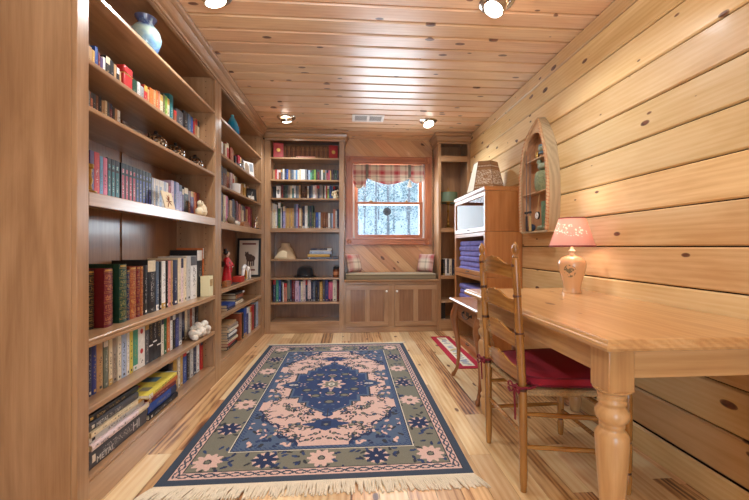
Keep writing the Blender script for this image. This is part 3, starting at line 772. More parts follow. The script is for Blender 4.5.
for rr_, zz in ((.1245, .280), (.0705, .446)): g.lathe([(rr_ - .0026, zz - .004), (rr_ + .0012, zz - .004), (rr_ + .0004, zz + .004), (rr_ - .0034, zz + .004), (rr_ - .0026, zz - .004)], (lx, ly, TZ), 48, caps=False)
g.build('shade_trim', [M['rosetrim']], sh)
L = bpy.data.lights.new('lamp_bulb', 'POINT'); L.energy = 2.0; L.color = (1, .86, .70); L.shadow_soft_size = .035
lo = bpy.data.objects.new('lamp_bulb', L); COL.objects.link(lo); lo.location = (lx, ly, TZ + .395)

# ------------------------------------------------------------------ hexagonal lampshade on the cabinet
hx, hy, hz = 1.300, 3.32, 1.5645
hs = thing('hexagonal_lampshade', (hx, hy, hz), 'hexagonal tan lampshade with white vine pattern standing on the glass-front cabinet', 'lampshade')
tan, nt, b = newmat('tan_vine'); b.inputs['Roughness'].default_value = .8
tc = node(nt, 'ShaderNodeTexCoord'); nz = node(nt, 'ShaderNodeTexNoise'); nz.inputs['Scale'].default_value = 26; nz.inputs['Detail'].default_value = 2; nz.inputs['Distortion'].default_value = 2.2
nt.links.new(tc.outputs['Object'], nz.inputs['Vector'])
sx = node(nt, 'ShaderNodeSeparateXYZ'); nt.links.new(tc.outputs['Object'], sx.inputs[0])
vine = math_(nt, 'LESS_THAN', math_(nt, 'ABSOLUTE', math_(nt, 'SUBTRACT', nz.outputs['Fac'], .5)), .05)
zone = math_(nt, 'MULTIPLY', math_(nt, 'GREATER_THAN', sx.outputs[2], .06), math_(nt, 'LESS_THAN', sx.outputs[2], .20))
nt.links.new(mix(nt, math_(nt, 'MULTIPLY', vine, zone), S(176, 134, 94), S(240, 228, 206)), b.inputs['Base Color'])
M['hexc'] = plain('cream_leaf_glimmer', S(232, 222, 200), .7, var=.05, bscale=30)
M['hextrim'] = plain('vine_border', S(150, 110, 74), .8)
az = math.atan2(hx, hy); rt = Vector((math.cos(az), -math.sin(az), 0)); tw = Vector((-math.sin(az), -math.cos(az), 0))
hv = [R(5.8 + 60 * k) for k in range(6)]
def hp(k, r_, z): return tuple(Vector((hx, hy, hz + z)) + (rt * math.cos(hv[k % 6]) + tw * math.sin(hv[k % 6])) * r_)
rb_, rt_, hh = .178, .108, .285
for k in range(6):
    g = MB(); q = [hp(k, rb_, 0), hp(k + 1, rb_, 0), hp(k + 1, rt_, hh), hp(k, rt_, hh)]; qi = [hp(k, rb_ - .003, 0), hp(k + 1, rb_ - .003, 0), hp(k + 1, rt_ - .003, hh), hp(k, rt_ - .003, hh)]
    g.add(q + qi, [(3, 2, 1, 0), (4, 5, 6, 7), (0, 1, 5, 4), (2, 3, 7, 6), (1, 2, 6, 5), (3, 0, 4, 7)])
    pn = g.build('shade_panel', [M['hexc'] if k == 2 else tan], hs, smooth=0)  # one panel cream: a glimmer of light put into its colour
    if k == 2: pn['label'] = 'panel coloured cream for a glimmer of light'
    if k != 2:
        g = MB()
        def lerp_ring(t, o_): r_ = rb_ + (rt_ - rb_) * t + o_; return hp(k, r_, hh * t), hp(k + 1, r_, hh * t)
        for t0, t1 in ((.06, .085), (.16, .175), (.78, .80), (.87, .89)):
            a0, b0 = lerp_ring(t0, .0012); a1, b1 = lerp_ring(t1, .0012); g.add([a0, b0, b1, a1], [(3, 2, 1, 0)], 0)
        for t0 in (.12, .835):     # row of small white leaves
            for i in range(9):
                s0, s1 = (i + .2) / 9, (i + .75) / 9
                a0, b0 = lerp_ring(t0 - .02, .0012); a1, b1 = lerp_ring(t0 + .02, .0012)
                A0, B0, A1, B1 = map(Vector, (a0, b0, a1, b1))
                g.add([A0.lerp(B0, s0), A0.lerp(B0, s1), A1.lerp(B1, s1), A1.lerp(B1, s0)], [(3, 2, 1, 0)], 1)
        g.build('vine_border', [M['hextrim'], M['hexc']], pn, smooth=0)
g = MB()
for k in range(6):
    g.tube([hp(k, rb_, 0), hp(k, rt_, hh)], .003, 6); g.tube([hp(k, rt_, hh), hp(k + 1, rt_, hh)], .003, 6); g.tube([hp(k, rb_, 0.003), hp(k + 1, rb_, .003)], .003, 6)
    if k % 2 == 0: g.tube([hp(k, rt_, hh), (hx, hy, hz + hh - .012)], .0018, 6)
g.build('wire_frame', [M['hextrim']], hs)
g = MB(); g.lathe([(.010, -.014), (.010, -.010), (.004, -.006), (.005, .008), (.007, .014), (.001, .022)], (hx, hy, hz + hh), 12); g.build('finial', [M['brass']], hs)

# ------------------------------------------------------------------ canoe-shaped shelf on the right wall
cyo, cz0 = 2.607, 1.162
cs = thing('canoe_shelf', (XR, cyo, cz0), 'canoe-shaped wall shelf with laced rim, holding small fishing trinkets on the pine wall', 'shelf')
M['hull'] = wood('weathered_hull', [(.2, S(158, 138, 108)), (.5, S(188, 166, 132)), (.8, S(202, 184, 150))], 'Z', rough=.7, coat=0)
M['canoe_in'] = wood('canoe_inside', [(.2, S(150, 106, 72)), (.5, S(186, 138, 100)), (.8, S(204, 158, 118))], 'Z', rough=.6, coat=0)
M['rim'] = wood('canoe_rim', [(.2, S(176, 134, 96)), (.5, S(206, 166, 124)), (.8, S(222, 186, 146))], 'Z', rough=.6, coat=0)
M['lace'] = plain('orange_lacing', S(190, 108, 66), .8)
HZ = [0, .12, .25, .38, .50, .60, .68, .74, .79, .83, .855, .868]
HW = [.196, .206, .212, .208, .192, .168, .138, .107, .074, .042, .018, .004]
def hull_pts(scale=1.0, dz=0.0, inset=0.0):
    L_ = [(cyo + max(.001, (w_ * scale - inset)), cz0 + z + dz) for z, w_ in zip(HZ, HW)]
    R_ = [(cyo - max(.001, (w_ * scale - inset)), cz0 + z + dz) for z, w_ in zip(HZ, HW)][::-1]
    return L_ + R_
fx = 1.398                                     # front plane of the rim
def lean(z): return max(0, (z - cz0 - .66)) ** 2 * .9     # the prow curves back to the wall
outer = hull_pts(); inn = hull_pts(inset=.014)
g = MB(); n = len(outer); vs = []
for y, z in outer: vs.append((fx + lean(z), y, z))
for y, z in outer: vs.append((XR - .0005, cyo + (y - cyo) * .985, z + (.006 if z > cz0 + .8 else 0)))
for y, z in inn: vs.append((fx + lean(z), y, min(z, cz0 + .80) if z > cz0 + .80 else z))
for y, z in inn: vs.append((XR - .0005, cyo + (y - cyo) * .985, min(z, cz0 + .80) if z > cz0 + .80 else z))
fs = []
for i in range(n - 1):
    fs.append((i, i + 1, n + i + 1, n + i)); fs.append((2*n + i + 1, 2*n + i, 3*n + i, 3*n + i + 1)); fs.append((i + 1, i, 2*n + i, 2*n + i + 1))
g.add(vs, fs); g.box(fx, XR - .0005, cyo - .196, cyo + .196, cz0 - .012, cz0)
g.build('hull', [M['hull']], cs, smooth=50)
g = MB(); bk = hull_pts(inset=.012); g.extrude(bk, 'X', XR - .006, XR - .001); g.build('back_board', [M['canoe_in']], cs, smooth=0)
g = MB(); so = hull_pts(inset=.020)            # inner skin seen between the rim and the back
vs = [(fx + .006 + lean(z), y, z) for y, z in so] + [(XR - .006, y, z) for y, z in so]
g.add(vs, [(i + 1, i, n + i, n + i + 1) for i in range(n - 1)]); g.build('inner_skin', [M['canoe_in']], cs, smooth=50)
# prow deck: arch-shaped board closing the top of the opening
g = MB(); pts = []
dz0 = .70
arch = [(cyo + .118 * math.cos(t), cz0 + dz0 - .06 + .11 * math.sin(t)) for t in [math.pi * i / 14 for i in range(15)]]
top = [(y, z) for y, z in hull_pts(inset=.002) if z > cz0 + .62]
poly = arch + [p for p in sorted([q for q in top if q[0] < cyo], key=lambda q: q[1])] + [p for p in sorted([q for q in top if q[0] >= cyo], key=lambda q: -q[1])]
vs = [(fx - .001 + lean(z), y, z) for y, z in poly] + [(fx + .012 + lean(z), y, z) for y, z in poly]; N = len(poly)
g.add(vs, [tuple(range(N)), tuple(range(2*N - 1, N - 1, -1))] + [(i, N + i, N + (i + 1) % N, (i + 1) % N) for i in range(N)])
g.build('prow_deck', [M['rim']], cs, smooth=0)
g = MB()
for sgn in (1, -1):
    pts = [(fx - .004 + lean(cz0 + z), cyo + sgn * max(0, w_ - .008), cz0 + z) for z, w_ in zip(HZ, HW)]
    g.tube(pts, [.012] * (len(pts) - 3) + [.010, .008, .005], 8)
rim = g.build('rim', [M['rim']], cs)
for sgn in (1, -1):
    g = MB()
    for i in range(30):
        z = .012 + i * .0255
        w_ = np.interp(z, HZ, HW) - .008
        c0 = Vector((fx - .004 + lean(cz0 + z), cyo + sgn * w_, cz0 + z))
        g.tube([c0 + Vector((.006, sgn * .0115, -.009)), c0 + Vector((-.010, sgn * .008, -.004)), c0 + Vector((-.0125, 0, .001)), c0 + Vector((-.010, -sgn * .008, .006)), c0 + Vector((.004, -sgn * .0118, .010))], .0024, 5)
    lc = g.build('lacing', [M['lace']], rim); lc['label'] = 'orange cord lacing'
for z in (.30, .555):
    w_ = np.interp(z, HZ, HW) - .021
    MB().box(fx + .012, XR - .0062, cyo - w_, cyo + w_, cz0 + z - .009, cz0 + z).build('small_shelf', [M['rim']], cs, bevel=.002)
# trinkets in it
M['moss'] = plain('moss_green', S(128, 130, 92), .7, var=.35, bscale=70, bump=.4)
M['duck'] = plain('painted_decoy', S(140, 146, 120), .5, var=.4, bscale=35)
M['rod'] = plain('rod_grey', S(96, 92, 88), .4); M['cork'] = plain('cork_tan', S(190, 158, 104), .8, var=.15, bscale=200)
for yy, lab, cm in ((cyo + .085, 'miniature fishing rod with grey handle, at the far side of the canoe shelf', M['pewter']), (cyo + .03, 'miniature fishing rod with cork handle, beside the watch in the canoe shelf', M['cork'])):
    t = thing('miniature_fishing_rod', (1.425, yy, cz0 + .001), lab, 'fishing rod', 'miniature rods in the canoe shelf')
    g = MB(); g.tube([(1.390, yy, cz0 + .001), (1.387, yy, cz0 + .12)], .0085, 10); g.build('handle', [cm], t)
    g = MB(); g.tube([(1.387, yy, cz0 + .12), (1.386, yy, cz0 + .60)], [.0042, .0022], 8); g.build('rod', [M['rod']], t)
    g = MB(); g.lathe([(.001, -.008), (.014, -.008), (.014, .008), (.001, .008)], (1.384, yy, cz0 + .145), 12); g.build('reel', [M['pewter']], t)
def one(name, g, mat, label, cat, base, group=None, **k):
    return tag(g.build(name, mat if isinstance(mat, list) else [mat], base=base, **k), label, cat, group)
g = MB(); g.ball((1.44, cyo - .055, cz0 + .622), .032, 18, 0); g.ball((1.44, cyo - .055, cz0 + .636), .0322, 18, 1, sc=(.95, .95, .6))
g.lathe([(.012, 0), (.030, .004), (.026, .016), (.012, .026)], (1.44, cyo - .055, cz0 + .5765), 16, 1)
one('fishing_float', g, [M['duck'], plain('float_blue', S(86, 110, 124), .4)], 'round painted fishing float in the top of the canoe shelf', 'float', (1.44, cyo - .055, cz0 + .5765))
g = MB(); g.lathe([(.016, 0), (.018, .01), (.014, .035), (.008, .05), (.010, .058), (.001, .062)], (1.435, cyo + .012, cz0 + .5555), 14); one('small_brass_lure', g, M['brass'], 'small brass lure standing on the upper ledge of the canoe shelf', 'lure', (1.435, cyo + .012, cz0 + .5555))
t = thing('duck_decoy', (1.44, cyo - .10, cz0 + .5555), 'small green duck decoy on the upper ledge of the canoe shelf', 'decoy')
# basket on the middle shelf, decoy above its lid
t.location = (1.43, cyo - .075, cz0 + .4505); t['label'] = 'small grey-green duck decoy on the creel basket in the canoe shelf'
g = MB(); g.ball((1.43, cyo - .075, cz0 + .478), .04, 18, sc=(.8, 1.25, .68)); g.tube([(1.43, cyo - .12, cz0 + .485), (1.43, cyo - .135, cz0 + .505)], [.02, .006], 10); g.build('body', [M['duck']], t)
g = MB(); g.tube([(1.43, cyo - .04, cz0 + .490), (1.428, cyo - .032, cz0 + .512)], [.018, .013], 10); g.ball((1.428, cyo - .030, cz0 + .524), .018, 14); g.tube([(1.425, cyo - .018, cz0 + .522), (1.423, cyo + .002, cz0 + .518)], [.008, .004], 8, 1); g.build('head', [M['duck'], M['cork']], t)
g = MB(); g.lathe([(.001, 0), (.036, 0), (.042, .03), (.045, .08), (.043, .12), (.036, .14), (.030, .1475), (.001, .149)], (1.437, cyo - .05, cz0 + .301), 22, sx=.95, sy=1.75)
ck = one('creel_basket', g, M['moss'], 'small mossy green creel basket on the middle ledge of the canoe shelf', 'basket', (1.437, cyo - .05, cz0 + .301), smooth=60)
t = thing('pocket_watch', (1.425, cyo - .012, cz0 + .11), 'white-faced pocket watch hanging in the bottom of the canoe shelf', 'watch')
def disc(g, c_, r_, dx, mat=0): n0 = len(g.v); g.lathe([(.001, 0), (r_, 0), (r_, dx), (.001, dx)], (0, 0, 0), 22, mat); g.xf(Matrix.Translation(c_) @ Matrix.Rotation(R(-90), 4, 'Y'), n0)
wy, wz = cyo - .012, cz0 + .118
g = MB(); disc(g, (1.428, wy, wz), .030, .010); g.build('case', [M['pewter']], t)
g = MB(); disc(g, (1.4178, wy, wz), .025, .0008, 0); g.box(1.4160, 1.4168, wy - .001, wy + .001, wz, wz + .018, 1); g.box(1.4160, 1.4168, wy - .012, wy, wz - .001, wz + .001, 1); g.build('dial', [M['white'], M['black']], t)
g = MB(); g.tube([(1.424, wy, wz + .030), (1.427, wy - .006, wz + .10), (1.430, wy - .02, cz0 + .2905)], .0022, 6); g.build('cord', [M['cork']], t)
t = thing('small_boot', (1.43, cyo - 0.075, cz0 + .0012), 'tiny green wading boot in the bottom of the canoe shelf', 'boot')
M['bootg'] = plain('boot_green', S(92, 116, 88), .5, var=.2, bscale=60)
g = MB(); g.tube([(1.43, cyo - 0.100, cz0 + .022), (1.43, cyo - 0.100, cz0 + .06), (1.43, cyo - 0.102, cz0 + .13), (1.43, cyo - 0.103, cz0 + .215)], [.020, .020, .024, .027], 14); g.build('shaft', [M['bootg']], t)
g = MB(); g.tube([(1.43, cyo - 0.117, cz0 + .024), (1.43, cyo - 0.075, cz0 + .024), (1.425, cyo - .035, cz0 + .021), (1.423, cyo - .015, cz0 + .014)], [.017, .020, .018, .010], 12, flat=.95); g.build('foot', [M['duck']], t)
g = MB(); g.ball((1.44, cyo + .10, cz0 + .031), .03, 14, sc=(.8, 1.1, 1)); one('blue_float', g, plain('dark_blue_paint', S(50, 66, 92), .4), 'dark blue float at the bottom far corner of the canoe shelf', 'float', (1.44, cyo + .10, cz0 + .001))
# ------------------------------------------------------------------ knotted rug
def vcol_mat(name, rough=.95):
    m, nt, b = newmat(name); at = node(nt, 'ShaderNodeAttribute', attribute_name='knot'); b.inputs['Roughness'].default_value = rough
    tc = node(nt, 'ShaderNodeTexCoord'); nz = node(nt, 'ShaderNodeTexNoise'); nz.inputs['Scale'].default_value = 260; nz.inputs['Detail'].default_value = 3; nt.links.new(tc.outputs['Object'], nz.inputs['Vector'])
    nt.links.new(mix(nt, .35, at.outputs['Color'], ramp(nt, nz.outputs['Fac'], [(.3, (.55,.55,.55,1)), (.7, (1.35,1.35,1.35,1))]), 'MULTIPLY'), b.inputs['Base Color'])
    bp = node(nt, 'ShaderNodeBump'); bp.inputs['Strength'].default_value = .6; bp.inputs['Distance'].default_value = .003
    nt.links.new(nz.outputs['Fac'], bp.inputs['Height']); nt.links.new(bp.outputs[0], b.inputs['Normal']); return m
def knotted(name, parent, x0, x1, y0, y1, z, cell, idx_fn, pal):
    nx, ny = int(round((x1 - x0) / cell)), int(round((y1 - y0) / cell))
    xs = np.linspace(x0, x1, nx + 1); ys = np.linspace(y0, y1, ny + 1)
    gx, gy = np.meshgrid(xs, ys); off = parent.location
    h = z + .0006 * np.random.RandomState(3).rand(*gx.shape)
    co = np.stack([gx - off.x, gy - off.y, h - off.z], -1).reshape(-1, 3)
    i = np.arange(nx)[None, :] + np.arange(ny)[:, None] * (nx + 1)
    q = np.stack([i, i + 1, i + nx + 2, i + nx + 1], -1).reshape(-1, 4)
    # skirt down to the floor
    nv = len(co); bl = [0, nx, nx + ny * (nx + 1), ny * (nx + 1)]
    low = [(co[b_][0], co[b_][1], .0005 - off.z) for b_ in bl]
    me = bpy.data.meshes.new(name)
    edge = [list(range(0, nx + 1)), [nx + k * (nx + 1) for k in range(ny + 1)], list(range(nx + ny * (nx + 1), ny * (nx + 1) - 1, -1)), [k * (nx + 1) for k in range(ny, -1, -1)]]
    sk = []
    for k in range(4): sk.append(tuple([nv + k, nv + (k + 1) % 4] + edge[k][::-1]))
    me.from_pydata([tuple(c_) for c_ in co] + low, [], [tuple(int(t) for t in f_) for f_ in q] + sk)
    cx = (xs[:-1] + xs[1:]) / 2; cy_ = (ys[:-1] + ys[1:]) / 2
    X_, Y_ = np.meshgrid(cx - (x0 + x1) / 2, cy_ - (y0 + y1) / 2)
    idx = idx_fn(X_, Y_).reshape(-1)
    cols = np.array(pal)[idx]
    cols = np.vstack([cols, np.tile(np.array(pal[0]), (4, 1))])
    at = me.attributes.new('knot', 'FLOAT_COLOR', 'FACE'); at.data.foreach_set('color', cols.astype(np.float32).ravel())
    me.materials.append(vcol_mat(name + '_wool')); me.update()
    o = bpy.data.objects.new(name, me); COL.objects.link(o); o.parent = parent; return o

PAL = [S(60,71,88), S(216,182,170), S(122,120,106), S(42,63,106), S(80,98,126), S(52,53,60), S(222,214,196), S(34,48,84)]
OUT_, PINK, OLIVE, BLUE, SLATE, DARK, CREAM, NAVY = range(8)
RX, RY = .704, 1.088
def rug_idx(X, Y):
    I = np.full(X.shape, OUT_, int); ax, ay = np.abs(X), np.abs(Y)
    e = np.minimum(RX - ax, RY - ay)                    # distance in from the edge
    run = np.where(RX - ax < RY - ay, Y, X)             # coordinate along the border
    I[e > .034] = DARK
    g1 = (e > .039) & (e <= .083); I[g1] = PINK
    ph = run / .058 * np.pi
    for s_ in (1, -1):
        ch = np.abs((e - .061) - s_ * .012 * np.sin(ph)) < .0046; I[g1 & ch] = OUT_
    I[(e > .083) & (e <= .088)] = DARK
    mb = (e > .088) & (e <= .232); I[mb] = OLIVE
    I[(e > .232) & (e <= .238)] = CREAM
    I[(e > .238) & (e <= .244)] = DARK
    band = (e > .244) & (e <= .272); I[band] = SLATE
    I[band & ((np.floor(X / .008) + np.floor(Y / .008)) % 3 == 0)] = BLUE
    fld = e > .272; I[fld] = PINK
    # field: slate-blue corner pieces with a stepped, lobed edge
    fx_, fy_ = RX - .272, RY - .272
    q = ax / fx_ * .60 + ay / fy_ * .80
    st = .012 * np.sign(np.sin(ax * 95)) + .028 * np.cos(np.arctan2(ay - .25, ax + .1) * 17)
    sp = fld & (q + st > 1.02) | (fld & (((ax - fx_) / .085) ** 2 + ((ay - .0) / .07) ** 2 < 1) & (ax > .405)) | (fld & (((ax - fx_) / .10) ** 2 + ((ay - .20) / .085) ** 2 < 1))
    edge = fld & (q + st > .99) & ~sp
    I[edge] = NAVY; I[sp] = SLATE
    r_ = np.random.RandomState(8)
    def blob(cx, cy, a, b, col, mask, rot=0):
        c_, s_ = np.cos(rot), np.sin(rot)
        for sx in (1, -1):
            for sy in (1, -1):
                dx, dy = X * sx - cx, Y * sy - cy
                m_ = ((dx * c_ + dy * s_) / a) ** 2 + ((-dx * s_ + dy * c_) / b) ** 2 < 1
                I[m_ & mask] = col
    for k in range(230):
        cx, cy = r_.uniform(.03, fx_), r_.uniform(.1, fy_)
        blob(cx, cy, r_.uniform(.009, .022), r_.uniform(.006, .012), r_.choice([PINK, BLUE, NAVY, PINK, DARK, OLIVE]), sp, r_.uniform(0, 3.1))
    # sprays in the pink field
    pf = fld & ~sp & ~edge
    for k in range(70):
        cx, cy = r_.uniform(.05, .40), r_.uniform(.03, .78); c_ = r_.choice([DARK, OUT_, OLIVE, DARK])
        rt = r_.uniform(0, 3.1)
        blob(cx, cy, .017, .014, DARK, pf, rt); blob(cx, cy, .010, .008, r_.choice([OLIVE, PINK, SLATE]), pf)
        blob(cx + .030 * np.cos(rt), cy + .030 * np.sin(rt), .015, .0065, c_, pf, rt + .6); blob(cx - .028 * np.sin(rt), cy + .028 * np.cos(rt), .013, .006, r_.choice([BLUE, c_]), pf, rt)
        blob(cx + .05 * np.cos(rt + .4), cy + .05 * np.sin(rt + .4), .016, .0036, DARK, pf, rt + .4)
    for cx, cy, ro in ((.05, .70, .5), (.11, .63, 1.2), (.03, .63, 0), (.14, .74, 2.2), (.09, .76, .3), (.03, .75, 1)):
        blob(cx, cy, .015, .012, DARK, pf); blob(cx, cy, .008, .007, OLIVE, pf); blob(cx + .028, cy + .012, .016, .006, OUT_, pf, ro); blob(cx - .022, cy - .016, .014, .006, DARK, pf, ro + 1)
    # medallion
    def med(g):   # signed shape, g shrinks it
        a_ = (ax < .150 - g) & (ay < .475 - g - ax * .8)
        b_ = (ax < .275 - g) & (ay < .22 - g)
        c_ = (ax < .375 - g) & (ay < (.375 - g - ax) * .75)
        d_ = (ax < .205 - g) & (ay < .30 - g)
        return a_ | b_ | c_ | d_
    I[med(-.008)] = DARK; I[med(0)] = SLATE; I[med(.020)] = BLUE; I[med(.030)] = BLUE
    mm = med(.032)
    for k in range(70):
        cx, cy = r_.uniform(.0, .30), r_.uniform(.0, .42)
        blob(cx, cy, r_.uniform(.007, .015), r_.uniform(.005, .009), r_.choice([NAVY, PINK, SLATE, OLIVE, NAVY, PINK]), mm, r_.uniform(0, 3.1))
    for cx, cy in ((0, .16), (.17, .10), (0, .30), (.10, .2)):
        blob(cx, cy, .034, .026, DARK, mm); blob(cx, cy, .025, .018, OLIVE, mm)
    blob(.28, 0, .034, .016, CREAM, mm); blob(.28, 0, .022, .008, SLATE, mm)
    rr_ = np.hypot(X, Y); th = np.arctan2(Y, X)
    I[rr_ < .082 * (1 + .28 * np.cos(8 * th))] = PINK; I[rr_ < .058 * (1 + .2 * np.cos(8 * th))] = OLIVE; I[rr_ < .026] = CREAM; I[rr_ < .012] = DARK
    # pendants above and below
    for sy in (1, -1):
        yy = Y * sy
        I[(np.hypot(X, (yy - .475)) < .034)] = BLUE; I[(np.hypot(X, (yy - .475)) < .016)] = SLATE
        I[(ax < .005) & (yy > .40) & (yy < .56)] = DARK
        tt_ = (yy - .595) / .075
        pal_ = (np.abs(tt_) < 1) & (ax < .115 * (1 - np.abs(tt_) ** 1.3) * (1 + .22 * np.cos(np.arctan2(yy - .595, ax) * 9)))
        I[pal_] = BLUE; I[pal_ & (ax < .03) & (yy > .56) & (yy < .62)] = NAVY; I[(np.hypot(X, yy - .60) < .012)] = OLIVE
    # border rosettes: pink daisies and blue stars in turn
    cxs = np.linspace(-(RX - .163), RX - .163, 5); cys = np.linspace(-(RY - .163), RY - .163, 7)
    cen = [(cx, s_ * (RY - .163), k) for k, cx in enumerate(cxs) for s_ in (1, -1)] + [(s_ * (RX - .163), cy, k) for k, cy in enumerate(cys) if 0 < k < 6 for s_ in (1, -1)]
    for cx, cy, k in cen:
        dx, dy = X - cx, Y - cy; r2 = np.hypot(dx, dy); th = np.arctan2(dy, dx)
        if k % 2 == 0:
            I[mb & (r2 < .062 * (1 + .16 * np.cos(10 * th)))] = PINK; I[mb & (r2 < .019)] = DARK; I[mb & (r2 < .012)] = OLIVE
        else:
            I[mb & (r2 < .064 * (1 + .08 * np.cos(8 * th))) & (np.cos(8 * th) < -.35) & (r2 > .034)] = PINK
            I[mb & (r2 < .054 * (1 + .28 * np.cos(8 * th)))] = NAVY; I[mb & (r2 < .007)] = PINK
    # leaves scattered between the rosettes
    for cx, cy, k in cen:
        for m_ in range(22):
            a_ = r_.uniform(0, 6.28); d_ = r_.uniform(.07, .135); px, py = cx + d_ * np.cos(a_), cy + d_ * np.sin(a_)
            ro = r_.uniform(0, 3.1); c_, s_ = np.cos(ro), np.sin(ro); dx, dy = X - px, Y - py
            mk = ((dx * c_ + dy * s_) / .018) ** 2 + ((-dx * s_ + dy * c_) / .008) ** 2 < 1
            I[mb & mk & (I == OLIVE)] = r_.choice([BLUE, NAVY, DARK, BLUE])
    return I
RX0, RX1, RY0, RY1 = -.846, .562, 1.572, 3.748
rug = thing('patterned_rug', ((RX0 + RX1) / 2, (RY0 + RY1) / 2, 0), 'large blue and pink medallion rug with fringe lying on the wooden floor', 'rug')
knotted('wool_pile', rug, RX0, RX1, RY0, RY1, .010, .0052, rug_idx, PAL)
M['fringe'] = plain('ivory_fringe', S(226, 214, 192), .95, var=.1, bscale=200)
rf = random.Random(9)
for y_, sg, ln_ in ((RY0, -1, .078), (RY1, 1, .06)):
    g = MB(); x_ = RX0 - .004
    g.box(RX0, RX1, y_ - .004 if sg > 0 else y_ - .014, y_ + .014 if sg > 0 else y_ + .004, .001, .0095)
    while x_ < RX1 + .004:
        l_ = ln_ * rf.uniform(.8, 1.08); dx = rf.uniform(-.02, .02) + (x_ + .14) * .05; b0 = Vector((x_, y_ + sg * .010, .007))
        g.tube([b0, b0 + Vector((dx * .3, sg * l_ * .35, rf.uniform(.0, .004))), b0 + Vector((dx * .7, sg * l_ * .7, -.002)), b0 + Vector((dx, sg * l_, -.0045))], [.0034, .0044, .0042, .0026], 5)
        x_ += rf.uniform(.0036, .0054)
    fo = g.build('fringe', [M['fringe']], rug); fo['kind'] = 'stuff'; fo['label'] = 'ivory knotted fringe'

# small scatter rug beyond the chair
def mat_idx(X, Y):
    I = np.full(X.shape, 0, int); e = np.minimum(MX - np.abs(X), MY - np.abs(Y)); I[e > .055] = 1
    r_ = np.random.RandomState(5)
    for k in range(26):
        cx, cy = r_.uniform(-MX + .1, MX - .1), r_.uniform(-MY + .1, MY - .1); a_ = r_.uniform(0, 3.1); c_, s_ = np.cos(a_), np.sin(a_); dx, dy = X - cx, Y - cy
        I[(((dx * c_ + dy * s_) / r_.uniform(.03, .07)) ** 2 + ((-dx * s_ + dy * c_) / r_.uniform(.010, .022)) ** 2 < 1) & (e > .07)] = r_.choice([2, 3, 2, 4])
    return I
mx0, mx1, my0, my1 = .922, 1.42, 2.945, 4.01
mx1 = 1.50 - .36                      # the far edge runs in front of the cabinet
MX, MY = (mx1 - mx0) / 2, (my1 - my0) / 2
mt = thing('small_rug', ((mx0 + mx1) / 2, (my0 + my1) / 2, 0), 'small cream rug with crimson border on the floor before the glass-front cabinet', 'rug')
knotted('flat_weave', mt, mx0, mx1, my0, my1, .006, .006, mat_idx, [S(178, 34, 58), S(232, 224, 200), S(176, 178, 180), S(190, 172, 128), S(150, 158, 176)])

# ------------------------------------------------------------------ window-seat cushions
M['olive'] = plain('olive_twill', S(146, 132, 104), .9, var=.1, bscale=260, bump=.3, sheen=.3)
M['olivep'] = plain('olive_piping', S(106, 94, 74), .9)
cb = thing('bench_cushion', (.5, 4.42, .642), 'long olive brown cushion lying on the window seat', 'cushion')
g = MB(); x0, x1, y0, y1 = -.062, 1.064, 4.272, 4.552
vs = []; fs = []; n_ = 40
ol = []
for i in range(n_):
    t = 2 * math.pi * i / n_; c_, s_ = math.cos(t), math.sin(t); ol.append((math.copysign(abs(c_) ** .14, c_), math.copysign(abs(s_) ** .22, s_)))
lev = [(.985, .6425), (1, .650), (1.0, .672), (1.0, .694), (.985, .704), (.90, .712), (.6, .719), (.25, .721), (.02, .721)]
for k_, z in lev:
    for p in ol: vs.append(((x0 + x1) / 2 + p[0] * ((x1 - x0) / 2 - (1 - k_) * .14), (y0 + y1) / 2 + p[1] * (y1 - y0) / 2 * k_, z))
for k in range(len(lev) - 1):
    for i in range(n_):
        q = (i + 1) % n_; fs.append((k*n_+i, k*n_+q, (k+1)*n_+q, (k+1)*n_+i))
fs.append(tuple(range(n_ - 1, -1, -1))); fs.append(tuple((len(lev)-1)*n_ + i for i in range(n_)))
g.add(vs, fs); g.build('pad', [M['olive']], cb, smooth=60)
g = MB()
for z in (.651, .697):
    pts = [((x0 + x1) / 2 + p[0] * ((x1 - x0) / 2 + .001), (y0 + y1) / 2 + p[1] * ((y1 - y0) / 2 + .001), z) for p in ol]; g.tube(pts + [pts[0]], .0042, 6)
g.build('piping', [M['olivep']], cb)

def plaid(name, fx, fz, ax, az, base, s1, s2, s3):
    m, nt, b = newmat(name); b.inputs['Roughness'].default_value = .9; b.inputs['Sheen Weight'].default_value = .2
    tc = node(nt, 'ShaderNodeTexCoord'); sx = node(nt, 'ShaderNodeSeparateXYZ'); nt.links.new(tc.outputs['Object'], sx.inputs[0])
    def st(o_, fr_, ph):
        t = math_(nt, 'FRACT', math_(nt, 'ADD', math_(nt, 'MULTIPLY', o_, fr_), ph))
        return ramp(nt, t, [(0, base), (.24, s3), (.36, base), (.48, s1), (.58, s2), (.78, s1), (.90, base)], 'CONSTANT')
    nt.links.new(mix(nt, .5, st(sx.outputs[ax], fx, .13), st(sx.outputs[az], fz, .3)), b.inputs['Base Color'])
    nz = node(nt, 'ShaderNodeTexNoise'); nz.inputs['Scale'].default_value = 500; nt.links.new(tc.outputs['Object'], nz.inputs['Vector'])
    bp = node(nt, 'ShaderNodeBump'); bp.inputs['Strength'].default_value = .3; bp.inputs['Distance'].default_value = .002; nt.links.new(nz.outputs['Fac'], bp.inputs['Height']); nt.links.new(bp.outputs[0], b.inputs['Normal'])
    return m
CR, TP, RD, PKR = S(226, 214, 196), S(150, 138, 124), S(176, 58, 70), S(206, 140, 136)
M['plaidp'] = plaid('pillow_plaid', 5.2, 5.2, 0, 2, CR, S(206, 172, 164), S(190, 106, 108), S(176, 166, 148))
M['plaidv'] = plaid('valance_plaid', 5.2, 7.0, 0, 2, CR, PKR, RD, S(172, 160, 146))
